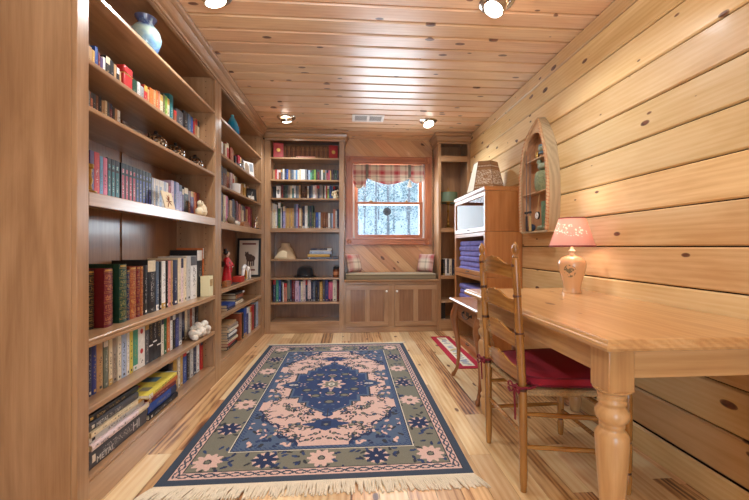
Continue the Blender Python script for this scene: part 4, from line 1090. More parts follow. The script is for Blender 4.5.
def pillow(loc, rx, rz, label):
    g = MB(); a_ = .118
    def P(sg):
        def fn(u, v):
            x_, z_ = u * 2 - 1, v * 2 - 1
            t = (max(0, 1 - x_ ** 4) * max(0, 1 - z_ ** 4)) ** .6
            k = 1 - .06 * (1 - abs(x_) ** 3) * abs(z_) ** 6; k2 = 1 - .06 * (1 - abs(z_) ** 3) * abs(x_) ** 6
            return (x_ * a_ * k2, sg * .052 * t, z_ * a_ * k)
        return fn
    g.grid(P(-1), 16, 16); n0 = len(g.f); g.grid(P(1), 16, 16); g.f[n0:] = [tuple(reversed(q)) for q in g.f[n0:]]
    o = g.build('plaid_pillow', [M['plaidp']], smooth=80); tag(o, label, 'pillow', 'plaid pillows on the window seat')
    o.location = loc; o.rotation_euler = (R(rx), 0, R(rz)); return o
pillow((.038, 4.47, .838), -14, 48, 'plaid pillow on the window seat beside the bookcase full of books')
pillow((.966, 4.47, .838), -14, -48, 'plaid pillow on the window seat beside the slim bookcase')

# ------------------------------------------------------------------ valance, suncatcher
va = thing('window_valance', (.5, 4.575, 2.1), 'red and cream plaid tie-up valance hanging across the window top', 'curtain')
def vbot(x):
    t1, t2 = .215, .775
    if x < t1: return 1.925 - .135 * math.sin(math.pi * min(1, (t1 - x) / .13 * .62)) 
    if x > t2: return 1.925 - .055 * math.sin(math.pi * min(1, (x - t2) / .18 * .9))
    u = (x - t1) / (t2 - t1); return 1.945 - .088 * math.sin(math.pi * u) ** .8
def vfn(u, v):
    x = WX0 + .006 + u * (WX1 - WX0 - .012); zb = vbot(x); z = 2.118 + (zb - 2.118) * v
    d = min(abs(x - .215), abs(x - .775))
    low = max(0, (v - .55) / .45)
    y = YB + .012 + .006 * math.sin(x * 46) * (.3 + v) - low * .026 * math.sin(v * 34) * (1 - math.exp(-d / .10)) * .5 - .03 * low * math.sin(math.pi * min(1, d / .28))
    return (x, y, z)
g = MB(); g.grid(vfn, 80, 26); vf = g.build('valance_cloth', [M['plaidv']], va, smooth=80)
sm = vf.modifiers.new('thick', 'SOLIDIFY'); sm.thickness = .002
M['strap'] = plain('taupe_ribbon', S(128, 122, 112), .8, var=.1, bscale=200)
for xs_ in (.215, .775):
    g = MB(); n = 10
    pts = [(YB + .005 - .010 * math.sin(math.pi * i / n), 2.12 - .19 * i / n) for i in range(n + 1)]
    for i in range(n):
        (ya, za), (yb, zb) = pts[i], pts[i + 1]; g.add([(xs_ - .019, ya, za), (xs_ + .019, ya, za), (xs_ + .019, yb, zb), (xs_ - .019, yb, zb), (xs_ - .019, ya + .002, za), (xs_ + .019, ya + .002, za), (xs_ + .019, yb + .002, zb), (xs_ - .019, yb + .002, zb)],
              [(3, 2, 1, 0), (4, 5, 6, 7), (0, 4, 7, 3), (2, 6, 5, 1), (0, 1, 5, 4), (3, 7, 6, 2)], 0)
    so = g.build('tie_strap', [M['strap']], va, smooth=60)
g = MB(); g.lathe([(.004, 0), (.010, -.01), (.008, -.016), (.014, -.03), (.030, -.10), (.001, -.101)], (.775, YB - .004, 1.925), 16, sy=.5); to = g.build('tassel', [plain('cream_cloth_end', S(222, 212, 196), .9)], va)
to['label'] = 'pale tied end of the strap'
g = MB()
for k in range(5):
    xx = .175 - k * .022; g.add([(.205, YB - .012, 1.925), (xx + .018, YB - .016 + .01 * (k % 2), 1.82 + .012 * k), (xx - .006, YB - .008 - .01 * (k % 2), 1.815 + .016 * k)], [(0, 2, 1)])
fo = g.build('gathered_end', [M['plaidv']], va, smooth=0); s_ = fo.modifiers.new('thick', 'SOLIDIFY'); s_.thickness = .003
sun = thing('suncatcher', (.482, YB + .045, 1.507), 'round dark suncatcher ornament hung on the lower window pane', 'ornament')
def ring(g, r0, r1, y0, y1, mat=0):
    n0 = len(g.v); g.lathe([(r0, y0), (r1, y0), (r1, y1), (r0, y1), (r0, y0)] if r0 > .001 else [(.0005, y0), (r1, y0), (r1, y1), (.0005, y1)], (0, 0, 0), 30, mat, caps=False)
    g.xf(Matrix.Translation((.482, YB + .046, 1.507)) @ Matrix.Rotation(R(90), 4, 'X'), n0)
g = MB(); ring(g, .043, .053, -.001, .003); ring(g, .0005, .016, -.001, .003)
for k in range(8):
    a_ = math.pi * k / 4; g.tube([(.482 + .014 * math.cos(a_), YB + .045, 1.507 + .014 * math.sin(a_)), (.482 + .046 * math.cos(a_), YB + .045, 1.507 + .046 * math.sin(a_))], .0035, 6)
g.build('ring', [plain('slate_metal', S(66, 76, 88), .5)], sun)
g = MB(); ring(g, .0005, .0425, .0008, .0018, 0); g.build('coloured_glass', [plain('slate_glass', S(92, 106, 124), .3)], sun)
g = MB(); g.tube([(.482, YB + .045, 1.56), (.482, YB + .045, 1.6)], .0012, 5); g.build('hanger', [M['pewter']], sun)

# ------------------------------------------------------------------ outdoors: snowy wooded slope
snow = plain('snow', S(226, 234, 242), .9, bump=.3, bscale=8)
g = MB()
def ter(u, v):
    x, y = -16 + 36 * u, 4.9 + 40 * v
    return (x, y, -.7 + max(0, y - 8) * .30 + .25 * math.sin(x * .7) * math.sin(y * .5))
g.grid(ter, 30, 30); gr = structure(g.build('ground_outside', [snow], smooth=80))
bark = plain('bark', S(150, 152, 160), .95, var=.3, bscale=20, bump=.6)
frost = plain('frosted_foliage', S(222, 232, 234), .95, var=.2, bscale=6)
fir = plain('dark_fir', S(128, 158, 166), .95, var=.3, bscale=6)
rt_ = random.Random(21)
for k in range(30):
    y = 9.0 + 3.2 * (k // 5); x = .115 * y + ((k % 5) - 2 + .5 * ((k // 5) % 2)) * .085 * y + rt_.uniform(-.08, .08) * (y / 9); z = ter((x + 16) / 36, (y - 4.9) / 40)[2]
    kind = ('frosted', 'bare', 'fir')[k % 3]
    side = ['slender', 'stout', 'leaning', 'tall', 'small', 'forked'][k % 6]
    t = thing('snowy_tree', (x, y, z - .05), {'frosted': 'pale frosted tree on the snowy slope outside the window', 'bare': 'bare dark trunk tree on the snowy slope outside the window', 'fir': 'snow-dusted fir tree on the slope outside the window'}[kind], 'tree', {'frosted': 'frosted trees outside', 'bare': 'bare trees outside', 'fir': 'fir trees outside'}[kind])
    h = rt_.uniform(3.5, 6.5); r0 = rt_.uniform(.03, .07); lean_ = rt_.uniform(-.12, .12)
    g = MB(); g.tube([(x, y, z - .05), (x + lean_ * .3, y, z + h * .4), (x + lean_, y, z + h)], [r0, r0 * .7, r0 * .2], 8); 
    if kind == 'bare':
        for i in range(9):
            zz = z + h * rt_.uniform(.3, .9); a_ = rt_.uniform(0, 6.28); l_ = rt_.uniform(.14, .28) * (y / 10); p0 = Vector((x + lean_ * .6, y, zz))
            g.tube([p0, p0 + Vector((math.cos(a_) * l_ * .5, math.sin(a_) * l_ * .5, l_ * .35)), p0 + Vector((math.cos(a_) * l_, math.sin(a_) * l_, l_ * .8))], [r0 * .4, r0 * .25, .006], 5)
    g.build('trunk', [bark], t)
    g = MB()
    for i in range(1900 if kind != 'bare' else 1300):
        zz = rt_.random(); a_ = rt_.uniform(0, 6.28)
        wdt = ((.06 + .26 * (1 - zz)) if kind == 'fir' else .10 + .22 * math.sin(math.pi * min(1, zz * .9 + .1))) * (y / 9.5)
        rr_ = wdt * math.sqrt(rt_.random()); p = Vector((x + lean_ * zz + rr_ * math.cos(a_), y + rr_ * math.sin(a_), z + h * (.12 + .88 * zz)))
        s_ = rt_.uniform(.015, .042) * (y / 10); d1 = Vector((rt_.uniform(-1, 1), rt_.uniform(-1, 1), rt_.uniform(-.6, .6))).normalized() * s_; d2 = Vector((rt_.uniform(-1, 1), rt_.uniform(-1, 1), rt_.uniform(-1, 1))).normalized() * s_ * .6
        g.add([p - d1, p - d2, p + d1, p + d2], [(0, 1, 2, 3)], 1 if rt_.random() < (.6 if kind == 'fir' else .3) else 0)
    fo = g.build('foliage', [frost, fir], t, smooth=0); fo['kind'] = 'stuff'
ROWS = {
  'B': [(1.599, 1.623, 'tan', 0.13, 'paper'), (1.625, 1.641, 'gold', 0.125, 'paper'), (1.641, 1.66, 'blue', 0.15, 'paper'), (1.662, 1.675, 'maroon', 0.13, 'paper'), (1.676, 1.692, 'purple', 0.12, 'paper'), (1.692, 1.708, 'white', 0.13, 'paper'), (1.711, 1.739, 'black', 0.145, 'paper'), (1.741, 1.767, 'black', 0.14, 'paper'), (1.767, 1.785, 'tan', 0.135, 'paper'), (1.787, 1.807, 'black', 0.13, 'paper'), (1.808, 1.821, 'tan', 0.12, 'paper'), (1.91, 1.949, 'dkgreen', 0.135, 'paper'), (1.951, 1.98, 'ltgrey', 0.14, 'paper'), (1.981, 2.012, 'grey', 0.13, 'paper'), (2.014, 2.046, 'red', 0.15, 'paper'), (2.047, 2.065, 'tan', 0.14, 'paper'), (2.067, 2.106, 'orange', 0.16, 'paper'), (2.107, 2.132, 'tan', 0.165, 'paper'), (2.133, 2.157, 'orange', 0.175, 'paper'), (2.158, 2.178, 'salmon', 0.18, 'paper'), (2.179, 2.208, 'cream', 0.17, 'paper'), (2.209, 2.235, 'olive', 0.185, 'paper'), (2.236, 2.26, 'lime', 0.185, 'paper'), (2.261, 2.286, 'cream', 0.18, 'paper'), (2.288, 2.341, 'teal', 0.22, 'hard'), (2.344, 2.375, 'rust', 0.14, 'paper'), (2.378, 2.477, 'dkgrey', 0.165, 'hard'), (2.48, 2.545, 'black', 0.19, 'hard'), (2.548, 2.582, 'slate', 0.19, 'paper'), (2.584, 2.617, 'blue', 0.185, 'paper'), (2.619, 2.647, 'red', 0.17, 'paper'), (2.649, 2.687, 'tan', 0.195, 'paper'), (2.689, 2.722, 'cream', 0.195, 'paper')],
  'C': [(1.599, 1.614, 'grey', 0.12, 'paper'), (1.615, 1.629, 'salmon', 0.12, 'paper'), (1.63, 1.647, 'dkgrey', 0.12, 'paper'), (1.648, 1.663, 'brown', 0.12, 'paper'), (1.664, 1.684, 'black', 0.12, 'paper'), (1.685, 1.706, 'tan', 0.11, 'paper'), (1.707, 1.721, 'cream', 0.12, 'paper'), (1.722, 1.737, 'dkgrey', 0.12, 'paper'), (1.738, 1.756, 'maroon', 0.12, 'paper'), (1.757, 1.774, 'black', 0.11, 'paper'), (1.775, 1.792, 'tan', 0.11, 'paper'), (1.793, 1.813, 'white', 0.11, 'paper')],
  'D': [(1.598, 1.622, 'purple', 0.2, 'paper'), (1.623, 1.656, 'red', 0.2, 'paper'), (1.657, 1.678, 'sky', 0.19, 'paper'), (1.679, 1.706, 'pink', 0.19, 'paper'), (1.707, 1.731, 'teal', 0.195, 'series'), (1.733, 1.76, 'teal', 0.195, 'series'), (1.761, 1.792, 'teal', 0.195, 'series'), (1.804, 1.833, 'crimson', 0.195, 'series'), (1.834, 1.863, 'crimson', 0.195, 'series'), (1.865, 1.892, 'crimson', 0.195, 'series'), (1.894, 1.923, 'crimson', 0.195, 'series'), (1.925, 1.949, 'indigo', 0.195, 'series'), (1.951, 1.978, 'indigo', 0.195, 'series'), (1.98, 2.009, 'indigo', 0.195, 'series'), (2.011, 2.036, 'indigo', 0.195, 'series'), (2.037, 2.066, 'indigo', 0.195, 'series'), (2.072, 2.089, 'ltblue', 0.175, 'paper'), (2.09, 2.109, 'white', 0.175, 'paper'), (2.11, 2.13, 'ltblue', 0.175, 'paper'), (2.131, 2.152, 'white', 0.175, 'paper'), (2.153, 2.175, 'ltblue', 0.175, 'paper'), (2.176, 2.2, 'white', 0.175, 'paper'), (2.201, 2.225, 'ltblue', 0.175, 'paper'), (2.227, 2.251, 'white', 0.175, 'paper'), (2.253, 2.278, 'crimson', 0.16, 'paper'), (2.288, 2.32, 'pinklav', 0.2, 'paper'), (2.322, 2.349, 'indigo', 0.2, 'paper'), (2.351, 2.386, 'lavender', 0.2, 'paper'), (2.389, 2.427, 'lavender', 0.19, 'paper'), (2.43, 2.455, 'purple', 0.17, 'paper'), (2.458, 2.517, 'black', 0.185, 'paper'), (2.52, 2.553, 'brown', 0.17, 'paper'), (2.556, 2.604, 'purple', 0.175, 'paper'), (2.607, 2.65, 'orange', 0.175, 'paper'), (2.653, 2.698, 'maroon', 0.18, 'paper')],
  'E': [(1.555, 1.574, 'navy', 0.255, 'gilt'), (1.576, 1.608, 'black', 0.26, 'gilt'), (1.611, 1.713, 'maroon', 0.265, 'gilt'), (1.714, 1.741, 'plum', 0.262, 'gilt'), (1.744, 1.815, 'dkgreen', 0.28, 'gilt'), (1.817, 1.841, 'navy', 0.25, 'gilt'), (1.844, 1.899, 'rust', 0.262, 'gilt'), (1.9, 1.928, 'maroon', 0.262, 'gilt'), (1.93, 1.957, 'rust', 0.262, 'gilt'), (1.959, 2.0, 'black', 0.265, 'hard'), (2.002, 2.081, 'black', 0.29, 'hard'), (2.083, 2.111, 'slate', 0.28, 'hard'), (2.113, 2.141, 'black', 0.28, 'hard'), (2.143, 2.188, 'white', 0.28, 'hard'), (2.19, 2.214, 'black', 0.28, 'hard'), (2.216, 2.247, 'redwhite', 0.28, 'hard'), (2.249, 2.271, 'tan', 0.28, 'hard'), (2.274, 2.335, 'navy', 0.28, 'hard'), (2.338, 2.378, 'cream', 0.29, 'hard'), (2.381, 2.414, 'pinkwhite', 0.29, 'hard'), (2.417, 2.457, 'cream', 0.29, 'hard'), (2.46, 2.517, 'ltgrey', 0.3, 'hard'), (2.52, 2.619, 'white', 0.3, 'hard'), (2.622, 2.712, 'black', 0.34, 'hard'), (2.716, 2.734, 'orange', 0.355, 'hard')],
  'F': [(1.557, 1.582, 'navy', 0.235, 'hard'), (1.583, 1.612, 'indigo', 0.235, 'hard'), (1.614, 1.653, 'tan', 0.24, 'hard'), (1.656, 1.686, 'slategreen', 0.235, 'hard'), (1.687, 1.71, 'cream', 0.235, 'paper'), (1.712, 1.745, 'taupe', 0.235, 'hard'), (1.747, 1.774, 'ivory', 0.235, 'paper'), (1.776, 1.812, 'ltblue', 0.235, 'paper'), (1.815, 1.836, 'white', 0.235, 'paper'), (1.838, 1.864, 'yellow', 0.235, 'paper'), (1.865, 1.906, 'seagreen', 0.235, 'paper'), (1.907, 1.968, 'dotted', 0.24, 'dotted'), (1.97, 2.006, 'dkgrey', 0.24, 'paper'), (2.007, 2.045, 'black', 0.245, 'line'), (2.046, 2.085, 'black', 0.245, 'line'), (2.086, 2.128, 'black', 0.245, 'line'), (2.132, 2.161, 'ivory', 0.23, 'paper'), (2.163, 2.193, 'green', 0.235, 'paper'), (2.195, 2.23, 'orange', 0.235, 'paper'), (2.233, 2.262, 'white', 0.235, 'paper'), (2.264, 2.299, 'black', 0.23, 'paper'), (2.302, 2.341, 'indigo', 0.24, 'paper'), (2.343, 2.381, 'grey', 0.235, 'paper'), (2.384, 2.423, 'crimson', 0.24, 'paper'), (2.425, 2.451, 'maroon', 0.24, 'paper'), (2.454, 2.499, 'navy', 0.24, 'paper'), (2.502, 2.535, 'cream', 0.235, 'paper'), (2.539, 2.577, 'taupe', 0.23, 'paper'), (2.58, 2.613, 'rust', 0.24, 'paper'), (2.616, 2.653, 'ltgrey', 0.24, 'paper'), (2.656, 2.727, 'black', 0.255, 'hard')],
  'G': [(2.223, 2.276, 'black', 0.255, 'hard'), (2.281, 2.327, 'gold', 0.24, 'hard'), (2.33, 2.362, 'ivory', 0.225, 'paper'), (2.365, 2.397, 'gold', 0.225, 'paper'), (2.4, 2.448, 'blue', 0.225, 'paper'), (2.451, 2.502, 'black', 0.235, 'hard'), (2.505, 2.551, 'ltgrey', 0.225, 'paper'), (2.554, 2.599, 'navy', 0.225, 'paper'), (2.603, 2.649, 'white', 0.22, 'paper'), (2.67, 2.712, 'red', 0.225, 'paper')],
  'B2': [(3.13, 3.183, 'white', 0.17, 'paper'), (3.188, 3.227, 'brown', 0.15, 'paper'), (3.242, 3.278, 'cream', 0.18, 'paper'), (3.283, 3.347, 'red', 0.2, 'hard'), (3.391, 3.506, 'rust', 0.19, 'hard'), (3.512, 3.554, 'black', 0.14, 'paper'), (3.603, 3.661, 'crimson', 0.17, 'paper'), (3.667, 3.707, 'tan', 0.165, 'paper'), (3.74, 3.802, 'ivory', 0.165, 'paper')],
  'C2': [(3.135, 3.198, 'navy', 0.21, 'hard'), (3.207, 3.374, 'brown', 0.205, 'hard'), (3.38, 3.436, 'pinkwhite', 0.2, 'paper'), (3.441, 3.476, 'red', 0.2, 'paper'), (3.482, 3.517, 'cream', 0.19, 'paper'), (3.536, 3.597, 'olive', 0.19, 'hard'), (3.707, 3.795, 'tan', 0.16, 'hard'), (3.802, 3.911, 'gold', 0.17, 'hard'), (3.918, 3.986, 'tan', 0.165, 'hard')],
  'D2': [(3.079, 3.136, 'navy', 0.265, 'hard'), (3.14, 3.194, 'cream', 0.255, 'paper'), (3.199, 3.303, 'pink', 0.255, 'hard'), (3.314, 3.38, 'tan', 0.23, 'hard'), (3.386, 3.496, 'navy', 0.25, 'hard'), (3.502, 3.576, 'maroon', 0.245, 'hard'), (3.583, 3.66, 'salmon', 0.23, 'hard'), (3.667, 3.721, 'cream', 0.225, 'paper'), (3.728, 3.819, 'plum', 0.22, 'hard'), (3.826, 3.863, 'tan', 0.2, 'paper'), (3.878, 4.065, 'crimson', 0.235, 'hard')],
  'G2': [(3.471, 3.54, 'rust', 0.26, 'hard'), (3.546, 3.599, 'black', 0.25, 'hard'), (3.605, 3.78, 'blue', 0.29, 'hard'), (3.787, 3.832, 'white', 0.27, 'paper'), (3.84, 3.901, 'tan', 0.265, 'hard'), (3.909, 3.973, 'crimson', 0.27, 'hard'), (3.981, 4.031, 'dkgrey', 0.265, 'paper'), (4.039, 4.134, 'ltblue', 0.28, 'paper')],
  'b2': [(-0.971, -0.95, 'black', 0.139, 'paper'), (-0.948, -0.926, 'tan', 0.137, 'paper'), (-0.924, -0.903, 'red', 0.141, 'paper'), (-0.902, -0.883, 'pinkwhite', 0.137, 'paper'), (-0.882, -0.857, 'rust', 0.136, 'paper'), (-0.855, -0.835, 'dkgrey', 0.141, 'paper'), (-0.833, -0.812, 'white', 0.149, 'paper'), (-0.811, -0.788, 'navy', 0.147, 'paper'), (-0.786, -0.766, 'blue', 0.146, 'paper'), (-0.764, -0.743, 'tan', 0.138, 'paper'), (-0.742, -0.723, 'dkgrey', 0.143, 'paper'), (-0.722, -0.701, 'slate', 0.139, 'paper'), (-0.699, -0.676, 'ltgrey', 0.138, 'paper'), (-0.675, -0.654, 'sky', 0.137, 'paper'), (-0.652, -0.632, 'ivory', 0.138, 'paper'), (-0.63, -0.609, 'cream', 0.149, 'paper'), (-0.608, -0.564, 'white', 0.147, 'paper'), (-0.563, -0.542, 'grey', 0.147, 'paper'), (-0.54, -0.522, 'navy', 0.147, 'paper'), (-0.52, -0.499, 'ltblue', 0.138, 'paper'), (-0.498, -0.477, 'seagreen', 0.14, 'paper'), (-0.475, -0.452, 'green', 0.144, 'paper'), (-0.451, -0.43, 'lime', 0.146, 'paper'), (-0.428, -0.409, 'black', 0.148, 'paper'), (-0.408, -0.387, 'maroon', 0.148, 'paper'), (-0.385, -0.364, 'dkgrey', 0.136, 'paper'), (-0.363, -0.342, 'white', 0.144, 'paper'), (-0.34, -0.319, 'dkgreen', 0.145, 'paper'), (-0.318, -0.299, 'grey', 0.143, 'paper'), (-0.297, -0.274, 'crimson', 0.138, 'paper'), (-0.272, -0.254, 'pink', 0.142, 'paper'), (-0.252, -0.242, 'yellow', 0.136, 'paper'), (-0.241, -0.22, 'plum', 0.149, 'paper'), (-0.218, -0.197, 'black', 0.148, 'paper'), (-0.195, -0.172, 'dkgreen', 0.143, 'paper'), (-0.17, -0.149, 'navy', 0.14, 'paper')],
  'b3l': [(-0.848, -0.827, 'maroon', 0.176, 'paper'), (-0.826, -0.804, 'black', 0.17, 'paper'), (-0.803, -0.783, 'dkgreen', 0.176, 'paper'), (-0.782, -0.764, 'dkgrey', 0.175, 'paper'), (-0.763, -0.741, 'taupe', 0.169, 'paper'), (-0.74, -0.72, 'cream', 0.167, 'paper'), (-0.719, -0.697, 'teal', 0.171, 'paper'), (-0.696, -0.676, 'white', 0.168, 'paper'), (-0.674, -0.657, 'slate', 0.163, 'paper'), (-0.655, -0.638, 'grey', 0.165, 'paper'), (-0.636, -0.616, 'tan', 0.175, 'paper')],
  'b3r': [(-0.532, -0.516, 'cream', 0.166, 'paper'), (-0.515, -0.486, 'navy', 0.166, 'paper'), (-0.485, -0.467, 'slate', 0.178, 'paper'), (-0.466, -0.441, 'white', 0.171, 'paper'), (-0.439, -0.422, 'pinkwhite', 0.176, 'paper'), (-0.42, -0.403, 'taupe', 0.174, 'paper'), (-0.401, -0.384, 'navy', 0.172, 'paper'), (-0.382, -0.361, 'grey', 0.185, 'paper'), (-0.359, -0.342, 'taupe', 0.169, 'paper'), (-0.34, -0.323, 'black', 0.173, 'paper'), (-0.321, -0.306, 'white', 0.169, 'paper'), (-0.304, -0.288, 'red', 0.178, 'paper'), (-0.287, -0.264, 'lime', 0.171, 'paper'), (-0.262, -0.241, 'blue', 0.172, 'paper')],
  'b4': [(-0.965, -0.941, 'ivory', 0.31, 'hard'), (-0.94, -0.916, 'cream', 0.3, 'hard'), (-0.914, -0.898, 'white', 0.29, 'paper'), (-0.897, -0.884, 'slate', 0.27, 'paper'), (-0.883, -0.853, 'green', 0.315, 'hard'), (-0.851, -0.841, 'white', 0.26, 'paper'), (-0.84, -0.827, 'navy', 0.25, 'paper'), (-0.826, -0.796, 'lavender', 0.27, 'hard'), (-0.794, -0.774, 'tan', 0.25, 'paper'), (-0.773, -0.755, 'gold', 0.25, 'paper'), (-0.753, -0.733, 'tan', 0.25, 'paper'), (-0.731, -0.713, 'gold', 0.25, 'paper'), (-0.712, -0.691, 'tan', 0.25, 'paper'), (-0.69, -0.67, 'slate', 0.3, 'paper'), (-0.668, -0.642, 'lavender', 0.3, 'hard'), (-0.641, -0.628, 'crimson', 0.25, 'paper'), (-0.627, -0.608, 'cream', 0.25, 'paper'), (-0.607, -0.591, 'tan', 0.24, 'paper'), (-0.589, -0.563, 'navy', 0.275, 'hard'), (-0.561, -0.527, 'white', 0.28, 'hard'), (-0.526, -0.503, 'dkgreen', 0.28, 'paper'), (-0.502, -0.479, 'navy', 0.28, 'paper'), (-0.478, -0.458, 'dkgreen', 0.285, 'paper'), (-0.456, -0.43, 'olive', 0.2, 'hard'), (-0.428, -0.394, 'blue', 0.2, 'hard'), (-0.392, -0.37, 'ltblue', 0.2, 'paper'), (-0.368, -0.338, 'brown', 0.2, 'hard'), (-0.337, -0.306, 'brown', 0.2, 'hard'), (-0.305, -0.276, 'brown', 0.2, 'hard'), (-0.275, -0.25, 'white', 0.19, 'hard'), (-0.249, -0.234, 'navy', 0.19, 'paper'), (-0.233, -0.218, 'ltblue', 0.19, 'paper'), (-0.216, -0.188, 'salmon', 0.24, 'hard'), (-0.186, -0.168, 'ltgrey', 0.22, 'paper'), (-0.166, -0.146, 'navy', 0.24, 'paper')],
  'b7': [(-0.965, -0.947, 'black', 0.25, 'hard'), (-0.946, -0.911, 'navy', 0.27, 'hard'), (-0.909, -0.879, 'seagreen', 0.265, 'hard'), (-0.877, -0.85, 'blue', 0.265, 'hard'), (-0.848, -0.83, 'black', 0.26, 'hard'), (-0.829, -0.815, 'white', 0.24, 'hard'), (-0.814, -0.776, 'salmon', 0.225, 'hard'), (-0.775, -0.737, 'slategreen', 0.265, 'hard'), (-0.736, -0.72, 'navy', 0.26, 'hard'), (-0.718, -0.681, 'maroon', 0.26, 'hard'), (-0.679, -0.631, 'pinklav', 0.255, 'hard'), (-0.63, -0.612, 'lavender', 0.25, 'hard'), (-0.61, -0.582, 'ivory', 0.25, 'hard'), (-0.581, -0.553, 'pinkwhite', 0.26, 'hard'), (-0.551, -0.528, 'navy', 0.26, 'hard'), (-0.527, -0.486, 'pinkwhite', 0.26, 'hard'), (-0.485, -0.461, 'navy', 0.24, 'hard'), (-0.46, -0.434, 'slate', 0.25, 'hard'), (-0.433, -0.404, 'black', 0.26, 'hard'), (-0.403, -0.382, 'navy', 0.26, 'hard'), (-0.381, -0.345, 'gold', 0.24, 'hard'), (-0.343, -0.313, 'dkgrey', 0.26, 'hard'), (-0.311, -0.273, 'indigo', 0.265, 'hard'), (-0.271, -0.221, 'pink', 0.24, 'hard'), (-0.219, -0.171, 'ivory', 0.265, 'hard'), (-0.169, -0.146, 'maroon', 0.25, 'hard')],
  'b1': [(-0.863, -0.836, 'brown', 0.178, 'old'), (-0.835, -0.808, 'leather', 0.175, 'old'), (-0.807, -0.78, 'brown', 0.176, 'old'), (-0.779, -0.752, 'leather', 0.179, 'old'), (-0.751, -0.724, 'brown', 0.173, 'old'), (-0.722, -0.696, 'leather', 0.172, 'old'), (-0.694, -0.667, 'brown', 0.174, 'old'), (-0.666, -0.639, 'leather', 0.178, 'old'), (-0.638, -0.611, 'brown', 0.177, 'old'), (-0.609, -0.583, 'leather', 0.174, 'old'), (-0.581, -0.554, 'brown', 0.175, 'old'), (-0.553, -0.526, 'leather', 0.173, 'old'), (-0.524, -0.497, 'brown', 0.176, 'old'), (-0.496, -0.469, 'leather', 0.172, 'old'), (-0.468, -0.441, 'brown', 0.178, 'old'), (-0.439, -0.412, 'leather', 0.179, 'old'), (-0.411, -0.384, 'brown', 0.18, 'old'), (-0.382, -0.355, 'leather', 0.178, 'old'), (-0.354, -0.327, 'brown', 0.18, 'old'), (-0.325, -0.298, 'leather', 0.172, 'old'), (-0.297, -0.27, 'brown', 0.174, 'old'), (-0.268, -0.241, 'leather', 0.18, 'old')],
  'n': [(1.161, 1.187, 'black', 0.2, 'paper'), (1.189, 1.21, 'white', 0.21, 'paper'), (1.212, 1.238, 'dkgrey', 0.2, 'hard'), (1.24, 1.276, 'ivory', 0.205, 'hard'), (1.279, 1.308, 'navy', 0.2, 'hard'), (1.311, 1.341, 'taupe', 0.2, 'hard'), (1.343, 1.373, 'black', 0.205, 'hard')],
}
# hand adjustments: books standing proud of, or behind, their neighbours
for r_ in ROWS.values():
    for i, t in enumerate(r_): r_[i] = tuple(t) + (0.0,)
E_ = ROWS['E']
E_[0] = (1.600, 1.618, 'navy', .255, 'gilt', -.04); E_[1] = (1.620, 1.657, 'black', .26, 'gilt', -.04)
E_[2] = (1.659, 1.713, 'maroon', .265, 'gilt', 0); E_[3] = (1.715, 1.740, 'plum', .262, 'gilt', -.015); E_[4] = (1.757, 1.814, 'dkgreen', .28, 'gilt', .004)
def split_wide(row, lim, alt):
    out = []
    for t in row:
        w = t[1] - t[0]
        if w > lim:
            m_ = t[0] + w * .55
            out.append((t[0], m_ - .001) + t[2:]); out.append((m_ + .001, t[1], alt.get(t[2], t[2]), max(.1, t[3] - .012), t[4], t[5] - .006))
        else: out.append(t)
    return out
ROWS['D2'] = split_wide(ROWS['D2'], .072, {'pink': 'plum', 'navy': 'black', 'crimson': 'maroon', 'tan': 'brown'})
ROWS['G2'] = split_wide(ROWS['G2'], .11, {'blue': 'indigo'})
ROWS['B2'] = split_wide(ROWS['B2'], .08, {'rust': 'brown'})
ROWS['C2'] = split_wide(ROWS['C2'], .08, {'brown': 'rust', 'tan': 'gold'})

BC = dict(black=(28,27,31), navy=(36,44,76), blue=(44,80,160), sky=(96,146,196), teal=(24,104,112), green=(40,104,62), dkgreen=(28,66,50), lime=(128,170,66), olive=(104,98,60),
          yellow=(226,208,92), gold=(196,156,76), tan=(190,152,108), cream=(226,212,182), white=(232,232,230), grey=(146,146,148), dkgrey=(76,76,82), ltgrey=(196,196,194), lavender=(160,158,206),
          pink=(206,104,140), red=(188,44,46), maroon=(112,30,42), rust=(150,76,44), orange=(208,112,54), brown=(120,74,50), leather=(150,98,64), purple=(88,66,116), salmon=(200,132,112), slate=(88,104,126),
          plum=(84,40,60), crimson=(170,44,64), indigo=(50,62,130), ltblue=(176,196,226), pinklav=(206,180,208), redwhite=(216,150,146), pinkwhite=(228,208,210), ivory=(232,224,206), slategreen=(112,124,116), taupe=(158,146,134), seagreen=(72,156,130), dotted=(236,234,228))
BW = dict(dkgreen='dark green', dkgrey='dark grey', ltgrey='light grey', ltblue='pale blue', pinklav='pale mauve', redwhite='red and white', pinkwhite='pale pink', slategreen='grey-green', seagreen='sea-green', dotted='red-dotted white', leather='reddish brown', sky='sky blue')
COVER = {}
def cover(c):
    if c not in COVER: COVER[c] = plain('cover_' + BW.get(c, c).replace(' ', '_').replace('-', '_'), S(*BC[c]), .42, var=.1, bscale=60)
    return COVER[c]
PRINT = {}
